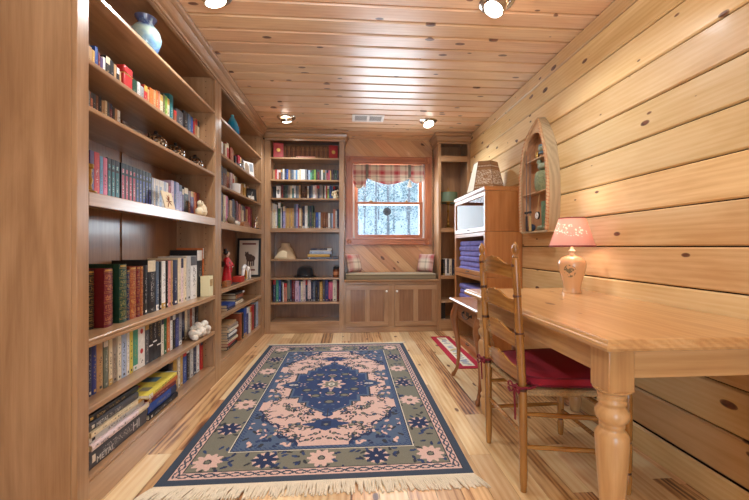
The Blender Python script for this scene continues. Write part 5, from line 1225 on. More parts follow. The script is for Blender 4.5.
def printed(c, ink, dense):
    key = (c, ink, dense)
    if key in PRINT: return PRINT[key]
    m, nt, b = newmat('spine_print'); b.inputs['Roughness'].default_value = .4
    tc = node(nt, 'ShaderNodeTexCoord'); mp = node(nt, 'ShaderNodeMapping'); mp.inputs['Scale'].default_value = (120, 1, 190) if not dense else (170, 1, 170)
    oi = node(nt, 'ShaderNodeObjectInfo'); va = node(nt, 'ShaderNodeVectorMath', operation='ADD'); cb_ = node(nt, 'ShaderNodeCombineXYZ')
    nt.links.new(math_(nt, 'MULTIPLY', oi.outputs['Random'], 90), cb_.inputs[1])
    nt.links.new(tc.outputs['Object'], mp.inputs['Vector']); nt.links.new(mp.outputs[0], va.inputs[0]); nt.links.new(cb_.outputs[0], va.inputs[1])
    nz = node(nt, 'ShaderNodeTexNoise'); nz.inputs['Scale'].default_value = 1; nz.inputs['Detail'].default_value = 1; nt.links.new(va.outputs[0], nz.inputs['Vector'])
    nt.links.new(mix(nt, math_(nt, 'GREATER_THAN', nz.outputs['Fac'], .52 if dense else .56), S(*BC[c]), S(*[int(BC[c][q_] * .38 + ink[q_] * .62) for q_ in range(3)])), b.inputs['Base Color'])
    PRINT[key] = m; return m
INK_L, INK_D, INK_G = (226, 222, 212), (44, 42, 46), (206, 168, 90)
M['giltline'] = plain('gilt_tooling', S(206, 166, 88), .32, metal=.55)
ORD = 'first second third fourth fifth sixth seventh eighth ninth tenth eleventh twelfth thirteenth fourteenth fifteenth sixteenth seventeenth eighteenth nineteenth twentieth'.split()
ORD += ['twenty-' + o for o in ORD[:9]] + ['thirtieth'] + ['thirty-' + o for o in ORD[:9]] + ['fortieth'] + ['forty-' + o for o in ORD[:9]]
brnd = random.Random(77)
def make_book(name, w, d, h, c, style, loc, rot, label, group, extra=None):
    """book in its own frame: spine at y=0 facing -y, thickness along x, height along z"""
    t = .0028 if style in ('hard', 'gilt', 'old', 'series', 'line') else .0009
    t = min(t, w * .2)
    bul = min(.005, w * .14) if style in ('hard', 'gilt', 'old') else .0004
    o_ = .003 if t > .001 else .0006
    g = MB(); n = 6
    arc = [(-w / 2 + w * i / n, bul - bul * math.sin(math.pi * i / n)) for i in range(n + 1)]
    inner = [(x * (1 - 2 * t / w), y + t) for x, y in arc][::-1]
    poly = arc + [(w / 2, d), (w / 2 - t, d)] + inner + [(-w / 2 + t, d), (-w / 2, d)]
    N = len(poly); vs = [(x, y, 0) for x, y in poly] + [(x, y, h) for x, y in poly]
    fs = [(i, (i + 1) % N, N + (i + 1) % N, N + i) for i in range(N)]
    for i in range(n):
        a_, b_ = i, i + 1; c_, d_ = 3 + 2 * n - i + 0, 3 + 2 * n - i - 1
        c_ = (n + 1) + 2 + (n - i); d_ = (n + 1) + 2 + (n - i - 1)
        fs.append((b_, a_, c_, d_)); fs.append((N + a_, N + b_, N + d_, N + c_))
    L0, R0 = 0, n; ri, li = n + 1 + 2, n + 1 + 2 + n
    fs.append((R0, ri, n + 2, n + 1)); fs.append((N + R0, N + n + 1, N + n + 2, N + ri))
    fs.append((li, L0, N - 1, N - 2)); fs.append((N + li, N + N - 2, N + N - 1, N + L0))
    g.add(vs, fs, 0)
    lum = sum(BC[c]); ink = INK_D if lum > 430 else (INK_G if style in ('gilt', 'old') or brnd.random() < .35 else INK_L)
    strip = c
    if style == 'series': c = 'black'
    mats = [cover(c), printed(strip, ink, style == 'gilt'), M['giltline'] if style in ('gilt', 'old') else plain_cached(ink)]
    def band(z0, z1, mat, f0=0.0, f1=1.0, out=.0004, col=None):
        k = 8; pts = []
        for i in range(k + 1):
            u = f0 + (f1 - f0) * i / k; x = -w / 2 + w * u; y = bul - bul * math.sin(math.pi * u) - out; pts.append((x * .985, y))
        vs = [(x, y, z0) for x, y in pts] + [(x, y, z1) for x, y in pts]; K = k + 1
        fs = [(i, i + 1, K + i + 1, K + i) for i in range(k)]
        vs += [(x, y + out * 2, z0) for x, y in pts] + [(x, y + out * 2, z1) for x, y in pts]
        fs += [(2*K + i + 1, i + 1, i, 2*K + i) for i in range(k)] + [(K + i, K + i + 1, 3*K + i + 1, 3*K + i) for i in range(k)]
        g.add(vs, fs, mat)
    if style == 'gilt':
        for i in range(6):
            z = h * (.06 + .175 * i); band(z, z + .0035, 0, out=.0016); band(z - .002, z - .0008, 2); band(z + .0045, z + .0057, 2)
            if i < 5: band(z + .012, z + h * .175 - .010, 1, .12, .88)
        band(h * .955, h * .985, 2, .1, .9)
    elif style == 'old':
        for z in (.06, .30, .74, .95): band(h * z, h * z + .0014, 2)
        band(h * .78, h * .90, 1, .15, .85)
    elif style == 'series':
        mats[2] = cover(strip); band(h * .10, h * .70, 2, .16, .80); band(h * .22, h * .60, 1, .34, .64, out=.0006); band(h * .76, h * .86, 1, .25, .75); band(h * .03, h * .07, 1, .35, .65)
    elif style == 'dotted':
        mats[2] = cover('red')
        for zc_, r_ in ((.36, .013), (.80, .013)):
            for i in range(-4, 5):
                z_ = h * zc_ + r_ * i / 4.5; hw = math.sqrt(max(0, r_ ** 2 - (z_ - h * zc_) ** 2)) / w; band(z_ - r_ / 9, z_ + r_ / 9, 2, .5 - hw, .5 + hw)
        band(h * .10, h * .2, 1, .3, .7)
    elif style == 'line':
        zl = extra or .3; mats[2] = cover('white'); band(h * zl, h * zl + .008, 2); band(h * .5, h * .9, 1, .25, .75)
    else:
        r_ = brnd.random()
        if r_ < .25: mats[2] = cover(brnd.choice(['cream', 'red', 'navy', 'gold', 'white', 'dkgrey'])); band(h * .78, h * .995, 2)
        elif r_ < .4: mats[2] = cover(brnd.choice(['white', 'gold', 'black'])); band(.001, h * .12, 2)
        a_ = brnd.uniform(.14, .3); band(h * a_, h * brnd.uniform(.6, .76), 1,   .3, .7); band(h * .04, h * .085, 2 if r_ > .4 else 1, .3, .7)
    o = g.build(name, mats, smooth=30); tag(o, label, 'book', group); o.location = loc; o.rotation_euler = rot
    p = MB(); p.box(-w / 2 + t + .0002, w / 2 - t - .0002, bul + t + .001, d - (.004 if t > .001 else .0004), o_, h - o_)
    p.build('pages', [M['paper']], o, local=True, smooth=0)
    return o
_pc = {}
def plain_cached(ink):
    if ink not in _pc: _pc[ink] = plain('ink_%d' % len(_pc), S(*ink), .45)
    return _pc[ink]

def cname(c): return BW.get(c, c)
MAXH = dict(B=.262, C=.158, D=.312, F=.238, G=.243, b2=.24, b3l=.195, b3r=.195, b4=.335, b7=.268, b1=.22)
ROWS['F'] = [t[:5] + (-.035,) if i > 22 else t for i, t in enumerate(ROWS['F'])]
def row(key, z, front, facing, end, phrase, group, depth_max, kind='book', start=0):
    for i, (a_, b_, c, h, st, dx) in enumerate(ROWS[key]):
        h = min(h, MAXH.get(key, 9))
        if key in ('b1', 'b2', 'b3l', 'b3r', 'b4', 'b7'): a_, b_ = max(a_, -.9535), min(b_, -.1385)
        w = b_ - a_ - .0008
        if w < .006: continue
        d = min(depth_max + dx, h * .72 if st != 'paper' else h * .66)
        nm = {'paper': 'paperback', 'gilt': 'gilt-tooled book'}.get(st, 'book')
        z_ = z + .0008
        lab = '%s %s, %s from the %s %s' % (cname(c), nm, ORD[i + start], end, phrase)
        if facing == 'E': loc = (front + dx, (a_ + b_) / 2, z_); rot = (0, 0, R(90))
        else: loc = ((a_ + b_) / 2, front - dx, z_); rot = (0, 0, 0)
        make_book('book', w, d, h, c, st, loc, rot, lab, group, extra=.30 + (i % 3) * .06)
row('B', Z1['B'], -1.13, 'E', 'near end', 'of the row below the blue vase', 'books under the blue vase', .172)
row('C', Z1['C'], -1.13, 'E', 'near end', 'of the row beside the three teapots', 'small books beside the teapots', .172)
row('D', Z1['D'], -1.12, 'E', 'near end', 'of the row behind the leaf tile', 'books behind the leaf tile', .174)
row('E', Z1['E'], -1.10, 'E', 'near end', 'of the row with the cream box', 'books in the row of gilt classics', .193)
row('F', Z1['F'], -1.10, 'E', 'near end', 'of the row with white coral', 'books in the row behind the coral', .193)
row('G', .136, -1.10, 'E', 'near end', 'in the row past the yellow book', 'upright books on the bottom shelf', .193)
row('B2', Z2['B'], -1.12, 'E', 'near end', 'below the turquoise vase', 'books under the turquoise vase', .18)
row('C2', Z2['C'], -1.12, 'E', 'near end', 'of the row behind the white mug', 'books behind the white mug', .18)
row('D2', Z2['D'], -1.10, 'E', 'near end', 'behind the brown domed box', 'books behind the domed box', .193)
row('G2', .136, -1.06, 'E', 'near end', 'in the bottom row below the figurine', 'upright books below the red figurine', .2)
ROWS['b2'] = ROWS['b2'][:]
row('b2', ZB['b'], 4.40, 'S', 'corner end', 'on the second shelf beside the window', 'books on the second shelf beside the window', .14)
row('b3l', ZB['c'], 4.40, 'S', 'white face box', 'on the third shelf beside the window', 'books left of the horse ornament', .14)
row('b3r', ZB['c'], 4.40, 'S', 'horse ornament', 'on the third shelf beside the window', 'books right of the horse ornament', .14)
row('b4', ZB['d'], 4.37, 'S', 'corner end', 'of the row on the thick shelf', 'tall books on the thick shelf', .17)
row('b7', ZB['g'], 4.37, 'S', 'corner end', 'of the row under the black hat', 'books under the black hat', .17)
row('b1', ZB['a'], 4.45, 'S', 'corner end', 'among old top-shelf volumes', 'brown volumes on the top shelf', .095)
row('n', ZN['e'], 4.36, 'S', 'window seat side', 'in the slim bookcase', 'books in the slim bookcase', .17)

# lying books
def lying(specs, cx_front, y0, z, facing, group, wedge=None):
    for (thick, length, depth, c, label, fwd, along, turn) in specs:
        if facing == 'E':
            Mr = Matrix(((0, -1, 0), (0, 0, 1), (-1, 0, 0)))     # local x->-z, y->-x, z->+y
            Mr = Matrix.Rotation(R(turn), 3, 'Z') @ Mr
            loc = (cx_front + fwd, y0 + along, z + thick / 2)
        else:
            Mr = Matrix(((0, 0, 1), (0, 1, 0), (-1, 0, 0))); Mr = Matrix.Rotation(R(turn), 3, 'Z') @ Mr
            loc = (y0 + along, cx_front - fwd, z + thick / 2)
        b_ = make_book('book', thick - .0006, depth, length, c, 'hard' if thick > .02 else 'paper', loc, Mr.to_euler(), label, group)
        z += thick
        yield b_
    return
st1 = list(lying([(.078, .40, .19, 'dkgrey', 'thick charcoal book lying at the bottom of the front stack', 0, 0, 0),
    (.026, .40, .20, 'pinkwhite', 'pale pink book lying second from the bottom of the front stack', .012, 0, 0),
    (.030, .375, .19, 'ltgrey', 'light grey book lying third from the bottom of the front stack', 0, .0, 0),
    (.020, .40, .19, 'cream', 'cream slim book lying fourth from the bottom of the front stack', .008, .0, 0),
    (.034, .33, .18, 'dkgrey', 'dark grey book lying second from the top of the front stack', 0, 0, 0),
    (.028, .34, .18, 'black', 'black book lying on top of the front stack', -.006, 0, 0)], -1.047, 1.49, .1365, 'E', 'lying books in the front stack'))
st2 = list(lying([(.030, .30, .20, 'black', 'black book lying at the bottom of the stack under the yellow book', .012, 0, 0),
    (.046, .30, .19, 'blue', 'bright blue book lying in the stack under the yellow book', .004, 0, 0),
    (.026, .30, .19, 'maroon', 'dark red book lying above the bright blue one', 0, 0, 0),
    (.026, .30, .19, 'orange', 'orange and purple book lying below the light grey one', .004, .01, 0),
    (.020, .31, .19, 'ltgrey', 'light grey book lying just under the yellow book', 0, .01, 0),
    (.016, .335, .19, 'yellow', 'large yellow book lying tilted on top of the bottom-shelf stack', .05, -.08, 4)], -1.052, 1.905, .1365, 'E', 'lying books under the yellow one'))
def lettering(parent, txt, size, x_, z_, mat, rotf=None):
    cu_ = bpy.data.curves.new('lettering', 'FONT'); cu_.body = txt; cu_.size = size; cu_.extrude = .0002; cu_.align_y = 'CENTER'
    cu_.materials.append(mat); tmp = bpy.data.objects.new('lettering', cu_); COL.objects.link(tmp); bpy.context.view_layer.update()
    me = bpy.data.meshes.new_from_object(tmp.evaluated_get(bpy.context.evaluated_depsgraph_get())); bpy.data.objects.remove(tmp)
    o = bpy.data.objects.new('lettering', me); COL.objects.link(o); o.parent = parent
    # reading along the book's height on the spine, tops of letters towards -x (up when it lies)
    o.matrix_local = Matrix.Translation((x_, -.0062, z_)) @ Matrix(((0, -1, 0, 0), (0, 0, -1, 0), (1, 0, 0, 0), (0, 0, 0, 1)))
    return o
lm = plain('pale_lettering', S(206, 204, 202), .5)
lettering(st1[0], 'METAL', .036, .012, .03, lm); lettering(st1[0], 'HI', .06, .0, .27, lm)
lettering(st1[1], 'METAL', .016, 0, .04, plain('dark_lettering', S(60, 56, 70), .5))
lettering(st1[4], 'METAL', .024, 0, .03, lm); lettering(st1[5], 'BOOK', .018, 0, .04, plain('gold_lettering', S(176, 146, 100), .5))
# yellow book cover marks
g = MB()
list(lying([(.030, .26, .17, 'black', 'thick black book lying at the bottom of the pile below the figurine', 0, 0, 0), (.024, .25, .17, 'crimson', 'crimson book lying second in the pile below the figurine', .006, 0, 3), (.024, .26, .17, 'cream', 'cream book lying third in the pile below the figurine', 0, 0, -2), (.026, .25, .17, 'dkgrey', 'dark grey book lying fourth in the pile below the figurine', .008, 0, 2),
    (.024, .26, .17, 'white', 'white book lying fifth in the pile below the figurine', .0, 0, 0), (.026, .25, .17, 'slate', 'slate blue book lying sixth in the pile below the figurine', .0, 0, 3), (.020, .26, .17, 'ivory', 'ivory book lying seventh in the pile below the figurine', .012, 0, 0), (.030, .25, .17, 'taupe', 'taupe book lying second from the top of the pile below the figurine', .0, 0, -3), (.022, .24, .17, 'tan', 'tan book lying on top of the pile below the figurine', .008, 0, 2)], -1.07, 3.15, .1365, 'E', 'lying pile on the bottom shelf below the figurine'))
list(lying([(.030, .24, .17, 'cream', 'cream book at the bottom of the short pile on the shelf below the figurine', 0, 0, 0), (.028, .24, .17, 'dkgrey', 'dark grey book in the short pile on the shelf below the figurine', 0, 0, 3), (.034, .23, .17, 'rust', 'rust red book on top of the short pile below the figurine', .004, .0, 0), (.022, .25, .17, 'black', 'black book topping the short pile directly under the figurine shelf', 0, 0, -2)], -1.08, 3.40, Z2['F'] + .0006, 'E', 'short lying pile below the figurine'))
list(lying([(.020, .22, .16, 'navy', 'navy album lying at the near end of the shelf under the figurine', 0, 0, 0), (.030, .22, .16, 'blue', 'bright blue album lying at the near end of the shelf under the figurine', 0, 0, 0)], -1.06, 3.11, Z2['F'] + .0006, 'E', 'blue albums under the figurine'))
list(lying([(.024, .37, .16, 'slate', 'slate grey book at the bottom of the pile facing the window-side shelf end', 0, -.37, 0), (.036, .27, .16, 'gold', 'yellow-spined book in the lying pile above the black hat', .004, -.37, 0), (.022, .10, .12, 'navy', 'short navy book beside the yellow-spined one above the black hat', -.02, -.34, 0)][:2], 4.36, -.155, ZB['e'] + .0006, 'S', 'lying pile above the black hat'))
list(lying([(.034, .27, .15, 'ltblue', 'pale blue and white book third up in the pile above the black hat', 0, 0, 0), (.012, .25, .15, 'white', 'white thin book fourth up in the pile above the black hat', .004, .005, 0), (.026, .26, .15, 'navy', 'navy book on top of the pile above the black hat', -.01, .01, 3)], 4.36, -.50, ZB['e'] + .0606 + .0002, 'S', 'lying pile above the black hat'))
tag(make_book('red_album', .022, .12, .185, 'red', 'hard', (-.935, 4.345, ZB['a'] + .0008), (0, 0, R(-78)), 'red book with gold emblem facing out at the corner end of the top shelf', 'red emblem books'), None, None)
tag(make_book('red_album', .022, .11, .185, 'red', 'hard', (-.158, 4.425, ZB['a'] + .0008), (0, 0, R(100)), 'red book with gold emblem facing out at the window end of the top shelf', 'red emblem books'), None, None)
list(lying([(.030, .225, .09, 'salmon', 'coral red book lying flat in front of the brown volumes', 0, 0, 0)], 4.345, -.66, ZB['a'] + .0006, 'S', 'coral red book'))
# gold emblems on the two red books
for o in [o for o in bpy.data.objects if o.name.startswith('red_album')]:
    s_ = 1 if o.location.x < -.5 else -1; d_ = .12 if s_ > 0 else .11
    g = MB(); g.lathe([(.0005, 0), (.022, 0), (.022, .0008), (.0005, .0008)], (0, 0, 0), 24)
    n0 = len(g.v); g.xf(Matrix.Translation((s_ * .0112, d_ * .5, .10)) @ Matrix.Rotation(R(90 * s_), 4, 'Y'))
    g.build('gold_emblem', [M['giltline']], o, local=True)

# ------------------------------------------------------------------ things on the long-wall shelves
def glaze(name, stops, rough=.18, scale=6):
    m, nt, b = newmat(name); tc = node(nt, 'ShaderNodeTexCoord'); sx = node(nt, 'ShaderNodeSeparateXYZ'); nt.links.new(tc.outputs['Object'], sx.inputs[0])
    nz = node(nt, 'ShaderNodeTexNoise'); nz.inputs['Scale'].default_value = scale; nz.inputs['Detail'].default_value = 4; nt.links.new(tc.outputs['Object'], nz.inputs['Vector'])
    f_ = math_(nt, 'ADD', math_(nt, 'MULTIPLY', sx.outputs[2], 4.2), math_(nt, 'MULTIPLY', math_(nt, 'SUBTRACT', nz.outputs['Fac'], .5), .7))
    nt.links.new(ramp(nt, f_, stops), b.inputs['Base Color']); b.inputs['Roughness'].default_value = rough; b.inputs['Coat Weight'].default_value = .5; return m
vg = glaze('blue_drip_glaze', [(.0, S(60, 90, 150)), (.25, S(130, 170, 190)), (.5, S(186, 206, 190)), (.66, S(150, 178, 190)), (.74, S(70, 84, 130)), (.86, S(90, 92, 120)), (.95, S(120, 70, 50))], scale=22)
vz = thing('ceramic_vase', (-1.105, 1.985, Z1['A']), 'round blue and cream glazed vase with dark neck on a top shelf', 'vase')
g = MB(); g.lathe([(.001, .0015), (.038, .0008), (.042, .006), (.058, .035), (.071, .075), (.074, .100), (.070, .125), (.056, .150), (.042, .163), (.038, .172), (.040, .184), (.052, .200), (.053, .206), (.048, .206), (.036, .185), (.034, .165), (.001, .16)], (-1.105, 1.985, Z1['A']), 36)
g.build('body', [vg], vz, smooth=70)
tn = thing('red_tin', (-1.155, 1.853, Z1['B']), 'red lidded tin box standing among the paperbacks below the blue vase', 'tin')
MB().box(-1.195, -1.118, 1.822, 1.892, Z1['B'] + .0008, Z1['B'] + .125).build('can', [cover('red')], tn, bevel=.006)
MB().box(-1.197, -1.116, 1.820, 1.894, Z1['B'] + .126, Z1['B'] + .165).build('lid', [cover('red')], tn, bevel=.008)
MB().box(-1.1965, -1.1165, 1.8205, 1.8935, Z1['B'] + .122, Z1['B'] + .1262).build('rim_band', [M['giltline']], tn)
one('flat_box', MB().box(-1.29, -1.13, 1.822, 2.06, Z1['C'] + .0004, Z1['C'] + .042), M['black'], 'flat black box lying between the small books and the first teapot', 'box', (-1.21, 1.94, Z1['C']), bevel=.003)
mott, nt, b = newmat('mottled_brown_glaze'); tc = node(nt, 'ShaderNodeTexCoord'); vo = node(nt, 'ShaderNodeTexVoronoi'); vo.inputs['Scale'].default_value = 95; nt.links.new(tc.outputs['Object'], vo.inputs['Vector'])
sp = node(nt, 'ShaderNodeSeparateColor'); nt.links.new(vo.outputs['Color'], sp.inputs[0])
nt.links.new(ramp(nt, sp.outputs[0], [(0, S(44, 30, 24)), (.45, S(92, 62, 42)), (.7, S(150, 116, 84)), (.92, S(206, 190, 166))], 'CONSTANT'), b.inputs['Base Color']); b.inputs['Roughness'].default_value = .1; b.inputs['Coat Weight'].default_value = .8
for (py, lab) in ((2.13, 'mottled brown teapot next to the flat black box'), (2.36, 'mottled brown teapot between two other teapots'), (2.645, 'mottled brown teapot nearest the bookcase upright, third from the flat box')):
    t = thing('teapot', (-1.13, py, Z1['C']), lab, 'teapot', 'mottled brown teapots')
    c0 = (-1.13, py, Z1['C'])
    g = MB(); g.lathe([(.001, .002), (.034, .0008), (.038, .005), (.054, .028), (.060, .048), (.055, .068), (.040, .080), (.030, .084), (.028, .086)], c0, 28); g.build('body', [mott], t, smooth=70)
    g = MB(); g.lathe([(.030, .0845), (.030, .089), (.018, .096), (.008, .099), (.007, .103), (.011, .109), (.009, .115), (.001, .117)], c0, 20); g.build('lid', [M['black']], t)
    g = MB(); g.tube([(-1.13, py - .048, Z1['C'] + .040), (-1.128, py - .066, Z1['C'] + .055), (-1.126, py - .076, Z1['C'] + .082)], [.014, .009, .007], 10); g.build('spout', [mott], t)
    g = MB(); g.tube([(-1.13, py + .045, Z1['C'] + .070), (-1.13, py + .066, Z1['C'] + .074), (-1.13, py + .075, Z1['C'] + .055), (-1.13, py + .066, Z1['C'] + .034), (-1.13, py + .05, Z1['C'] + .030)], .006, 8); g.build('handle', [M['black']], t)
cs_ = thing('brass_candlestick', (-1.046, 1.486, Z1['D']), 'small brass candlestick at the near end of the thick shelf', 'candlestick')
g = MB(); g.lathe([(.001, .0008), (.026, .0008), (.026, .006), (.012, .012), (.008, .03), (.013, .05), (.008, .07), (.010, .095), (.016, .10), (.016, .115), (.001, .116)], (-1.046, 1.486, Z1['D']), 20); g.build('stick', [M['brass']], cs_)
tl_, nt, b = newmat('leaf_tile_glaze'); b.inputs['Roughness'].default_value = .5; b.inputs['Base Color'].default_value = S(226, 208, 176)
tl = thing('leaf_tile', (-1.07, 2.15, Z1['D']), 'cream square tile with brown pressed-leaf design leaning against pale books', 'tile')
g = MB(); g.box(-.058, .058, -.004, .004, 0, .108); n0 = len(g.v)
Mt = Matrix.Translation((-1.058, 2.15, Z1['D'] + .002)) @ Matrix.Rotation(R(90), 4, 'Z') @ Matrix.Rotation(R(-14), 4, 'X')
g.xf(Mt); g.build('tile', [tl_], tl, bevel=.003)
g = MB()
stem = [(-.020, .015), (-.004, .045), (.004, .060), (.016, .085)]
for a_, b_ in (((-.030, .012), (0, .05)), ((0, .05), (.016, .092)), ((0, .05), (-.026, .070)), ((0, .05), (.034, .050)), ((-.004, .045), (.024, .026)), ((0, .052), (-.008, .088)), ((0, .05), (-.034, .046))):
    g.tube([(a_[0], -.0045, a_[1]), ((a_[0] + b_[0]) / 2, -.0046, (a_[1] + b_[1]) / 2), (b_[0], -.0045, b_[1])], [.0022, .0034, .0008], 6)
g.ball((0, -.0045, .05), .009, 10, sc=(1, .15, 1)); g.xf(Mt); g.build('leaf_design', [plain('leaf_brown', S(140, 84, 52), .6)], tl)
cv = thing('carved_figure', (-1.065, 2.62, Z1['D']), 'cream carved stone figure with pointed lobes at the far end of the thick shelf', 'figurine')
g = MB(); b0 = Vector((-1.065, 2.60, Z1['D']))
g.ball(b0 + Vector((0, -.035, .032)), .034, 16, sc=(.8, .9, .93)); g.ball(b0 + Vector((0, .02, .03)), .04, 16, sc=(.7, 1.1, .74))
g.tube([b0 + Vector((0, 0, .03)), b0 + Vector((0, .0, .075)), b0 + Vector((0, -.012, .10))], [.034, .028, .012], 14); g.ball(b0 + Vector((0, -.02, .092)), .022, 14)
for v1 in ((.085, .078), (.10, .040), (.075, .012)): g.tube([b0 + Vector((0, .02, .035)), b0 + Vector((0, (.02 + v1[0]) / 2, (.035 + v1[1]) / 2 + .004)), b0 + Vector((0, v1[0], v1[1]))], [.024, .018, .002], 12)
g.build('stone', [M['cream']], cv, smooth=70)
g = MB()
for i in range(5): g.ball(b0 + Vector((.014 - .003 * i % 3, -.032 + .006 * i, .100 + .006 * math.sin(i * 2))), .005, 8)
g.build('brown_dots', [plain('leaf_spot', S(120, 70, 44), .6)], cv)
one('white_card', MB().box(-1.27, -1.165, 2.733, 2.739, Z1['D'] + .0005, Z1['D'] + .17), M['white'], 'plain white card standing against the upright behind the carved figure', 'card', (-1.2, 2.736, Z1['D']))
bx = thing('cream_box', (-1.085, 2.69, Z1['E']), 'small cream carton standing at the far end of the gilt classics', 'box')
MB().box(-1.095, -1.030, 2.652, 2.722, Z1['E'] + .0004, Z1['E'] + .150).build('carton', [plain('cream_card', S(222, 212, 170), .6)], bx, bevel=.002)
MB().box(-1.0302, -1.0295, 2.662, 2.712, Z1['E'] + .075, Z1['E'] + .125).build('label_panel', [plain('tan_label', S(172, 140, 88), .6, var=.3, bscale=60)], bx)
rc = random.Random(3); g = MB()
for i in range(60):
    a_ = rc.uniform(0, 6.28); q = rc.random(); yy = 2.56 + (rc.random() - .5) * .19; hgt = .10 * (1 - ((yy - 2.56) / .13) ** 2)
    r_ = rc.uniform(.016, .028); g.ball((-1.064 + rc.uniform(-.028, .03), yy, Z1['F'] + r_ * .8 + rc.random() * max(0, hgt - r_)), r_, 10, sc=(1, 1, .9))
for i in range(4): g.ball((-1.06, 2.665 + .008 * i, Z1['F'] + .03 + .008 * (i % 2)), .016, 8)
g.v = [(x, y, max(z, Z1['F'] + .0004)) for x, y, z in g.v]
one('white_coral', g, plain('coral_white', S(222, 214, 200), .9, var=.15, bscale=60, bump=.5), 'lumpy white coral piece at the far end of the second-lowest shelf', 'coral', (-1.075, 2.545, Z1['F']), smooth=70)

# corner bookcase
tg = glaze('turquoise_glass', [(0, S(20, 110, 170)), (.5, S(40, 160, 206)), (.9, S(120, 206, 226))], .08, 14)
tv = thing('turquoise_vase', (-1.11, 3.40, Z2['A']), 'turquoise teardrop glass vase on the top shelf of the corner bookcase', 'vase')
g = MB(); prof = [(.001, .0015), (.040, .0008), (.050, .01), (.062, .05), (.060, .085), (.044, .13), (.024, .17), (.012, .19), (.016, .205), (.010, .206), (.001, .19)]
n = 30; k0 = len(g.v); g.lathe(prof, (0, 0, 0), n)
g.v = [(x * (1 + .06 * math.cos(10 * math.atan2(y, x) + z * 25)) - 1.11, y * (1 + .06 * math.cos(10 * math.atan2(y, x) + z * 25)) + 3.40, z + Z2['A']) for x, y, z in g.v]
g.build('body', [tg], tv, smooth=70)
cr_ = thing('silver_model_car', (-1.068, 3.475, Z2['B']), 'small silver model car lying before the books under the turquoise vase', 'model car')
g = MB(); pr = [(-.075, .008), (-.078, .022), (-.060, .034), (-.035, .038), (-.012, .056), (.022, .056), (.042, .036), (.070, .030), (.076, .018), (.074, .008)]
g.extrude([(3.475 + a_, Z2['B'] + b_) for a_, b_ in pr], 'X', -1.10, -1.040); g.build('car_body', [plain('silver_paint', S(176, 178, 184), .25, metal=.6, coat=.5)], cr_, bevel=.006)
for wy in (3.425, 3.520):
    for wx in (-1.101, -1.047):
        g = MB(); g.lathe([(.001, 0), (.013, 0), (.013, .008), (.001, .008)], (0, 0, 0), 16); g.xf(Matrix.Translation((wx, wy, Z2['B'] + .0132)) @ Matrix.Rotation(R(90), 4, 'Y')); g.build('wheel', [M['black']], cr_)
pc = thing('picture_card', (-1.07, 3.78, Z2['B']), 'white picture card standing at the end of the row under the turquoise vase', 'card')
Mt = Matrix.Translation((-1.065, 3.80, Z2['B'] + .001)) @ Matrix.Rotation(R(62), 4, 'Z') @ Matrix.Rotation(R(-7), 4, 'X')
g = MB(); g.box(-.07, .07, -.002, .002, 0, .15); g.xf(Mt); g.build('card', [M['white']], pc)
g = MB(); g.box(-.055, .0, -.0028, -.0021, .02, .11); g.ball((-.03, -.0025, .115), .02, 10, sc=(1, .05, 1)); g.box(.01, .058, -.0028, -.0021, .05, .135, 1); g.xf(Mt); g.build('print', [plain('print_tan', S(160, 136, 112), .7, var=.3, bscale=40), plain('print_grey', S(150, 158, 166), .7, var=.2, bscale=40)], pc)
mg = thing('white_mug', (-1.066, 3.36, Z2['C']), 'white mug standing before the brown books of the corner bookcase', 'mug')
g = MB(); g.lathe([(.001, .0008), (.036, .0008), (.040, .006), (.042, .09), (.039, .09), (.037, .01), (.001, .008)], (-1.066, 3.36, Z2['C']), 26); g.build('cup', [M['white']], mg)
g = MB(); g.tube([(-1.066, 3.398, Z2['C'] + .07), (-1.066, 3.426, Z2['C'] + .066), (-1.066, 3.43, Z2['C'] + .045), (-1.066, 3.42, Z2['C'] + .026), (-1.066, 3.398, Z2['C'] + .022)], .005, 8); g.build('handle', [M['white']], mg)
sf = thing('small_picture_frame', (-1.08, 3.93, Z2['C']), 'small black framed picture standing at the end of the shelf with the mug', 'picture frame')
Mt = Matrix.Translation((-1.075, 3.93, Z2['C'] + .001)) @ Matrix.Rotation(R(48), 4, 'Z') @ Matrix.Rotation(R(-9), 4, 'X')
g = MB(); g.box(-.06, .06, -.006, .006, 0, .012); g.box(-.06, .06, -.006, .006, .128, .14); g.box(-.06, -.048, -.006, .006, .012, .128); g.box(.048, .06, -.006, .006, .012, .128); g.box(-.048, .048, 0, .005, .012, .128); g.xf(Mt); g.build('frame', [M['black']], sf)
g = MB(); g.box(-.04, .03, -.0012, -.0004, .02, .06); g.tube([(-.02, -.002, .03), (0, -.002, .07), (.015, -.002, .11)], [.016, .012, .004], 8, flat=.1); g.xf(Mt); g.build('print', [plain('print_pale', S(220, 214, 204), .7)], sf)
zD = Z2['D']
def stone(name, y, r_, sc, col, label):
    g = MB(); g.ball((-1.055, y, zD + r_ * sc[2]), r_, 14, sc=sc); g.v = [(x + .003 * math.sin(y_ * 90), y_, max(zD + .0004, z + .003 * math.sin(x * 140))) for x, y_, z in g.v]
    one(name, g, plain(name + '_skin', col, .7, var=.3, bscale=50, bump=.4), label, 'stone', (-1.055, y, zD), smooth=70)
stone('brown_stone', 3.19, .05, (.6, 1.3, .75), S(116, 92, 66), 'lumpy brown stone at the near end of the ledge before the red books')
stone('pale_stone', 3.36, .032, (.8, 1.3, .7), S(206, 198, 186), 'small pale stone beside the brown one on the ledge')
dx_ = thing('domed_box', (-1.058, 3.62, zD), 'low brown wooden domed box on the ledge before the red books', 'box')
g = MB(); g.extrude([(3.50 + .24 * i / 16, zD + .0005 + .012 + .045 * math.sin(math.pi * i / 16) ** .7) for i in range(17)] + [(3.74, zD + .0005), (3.50, zD + .0005)], 'X', -1.085, -1.036); g.build('body', [M['brownY']], dx_, bevel=.003)
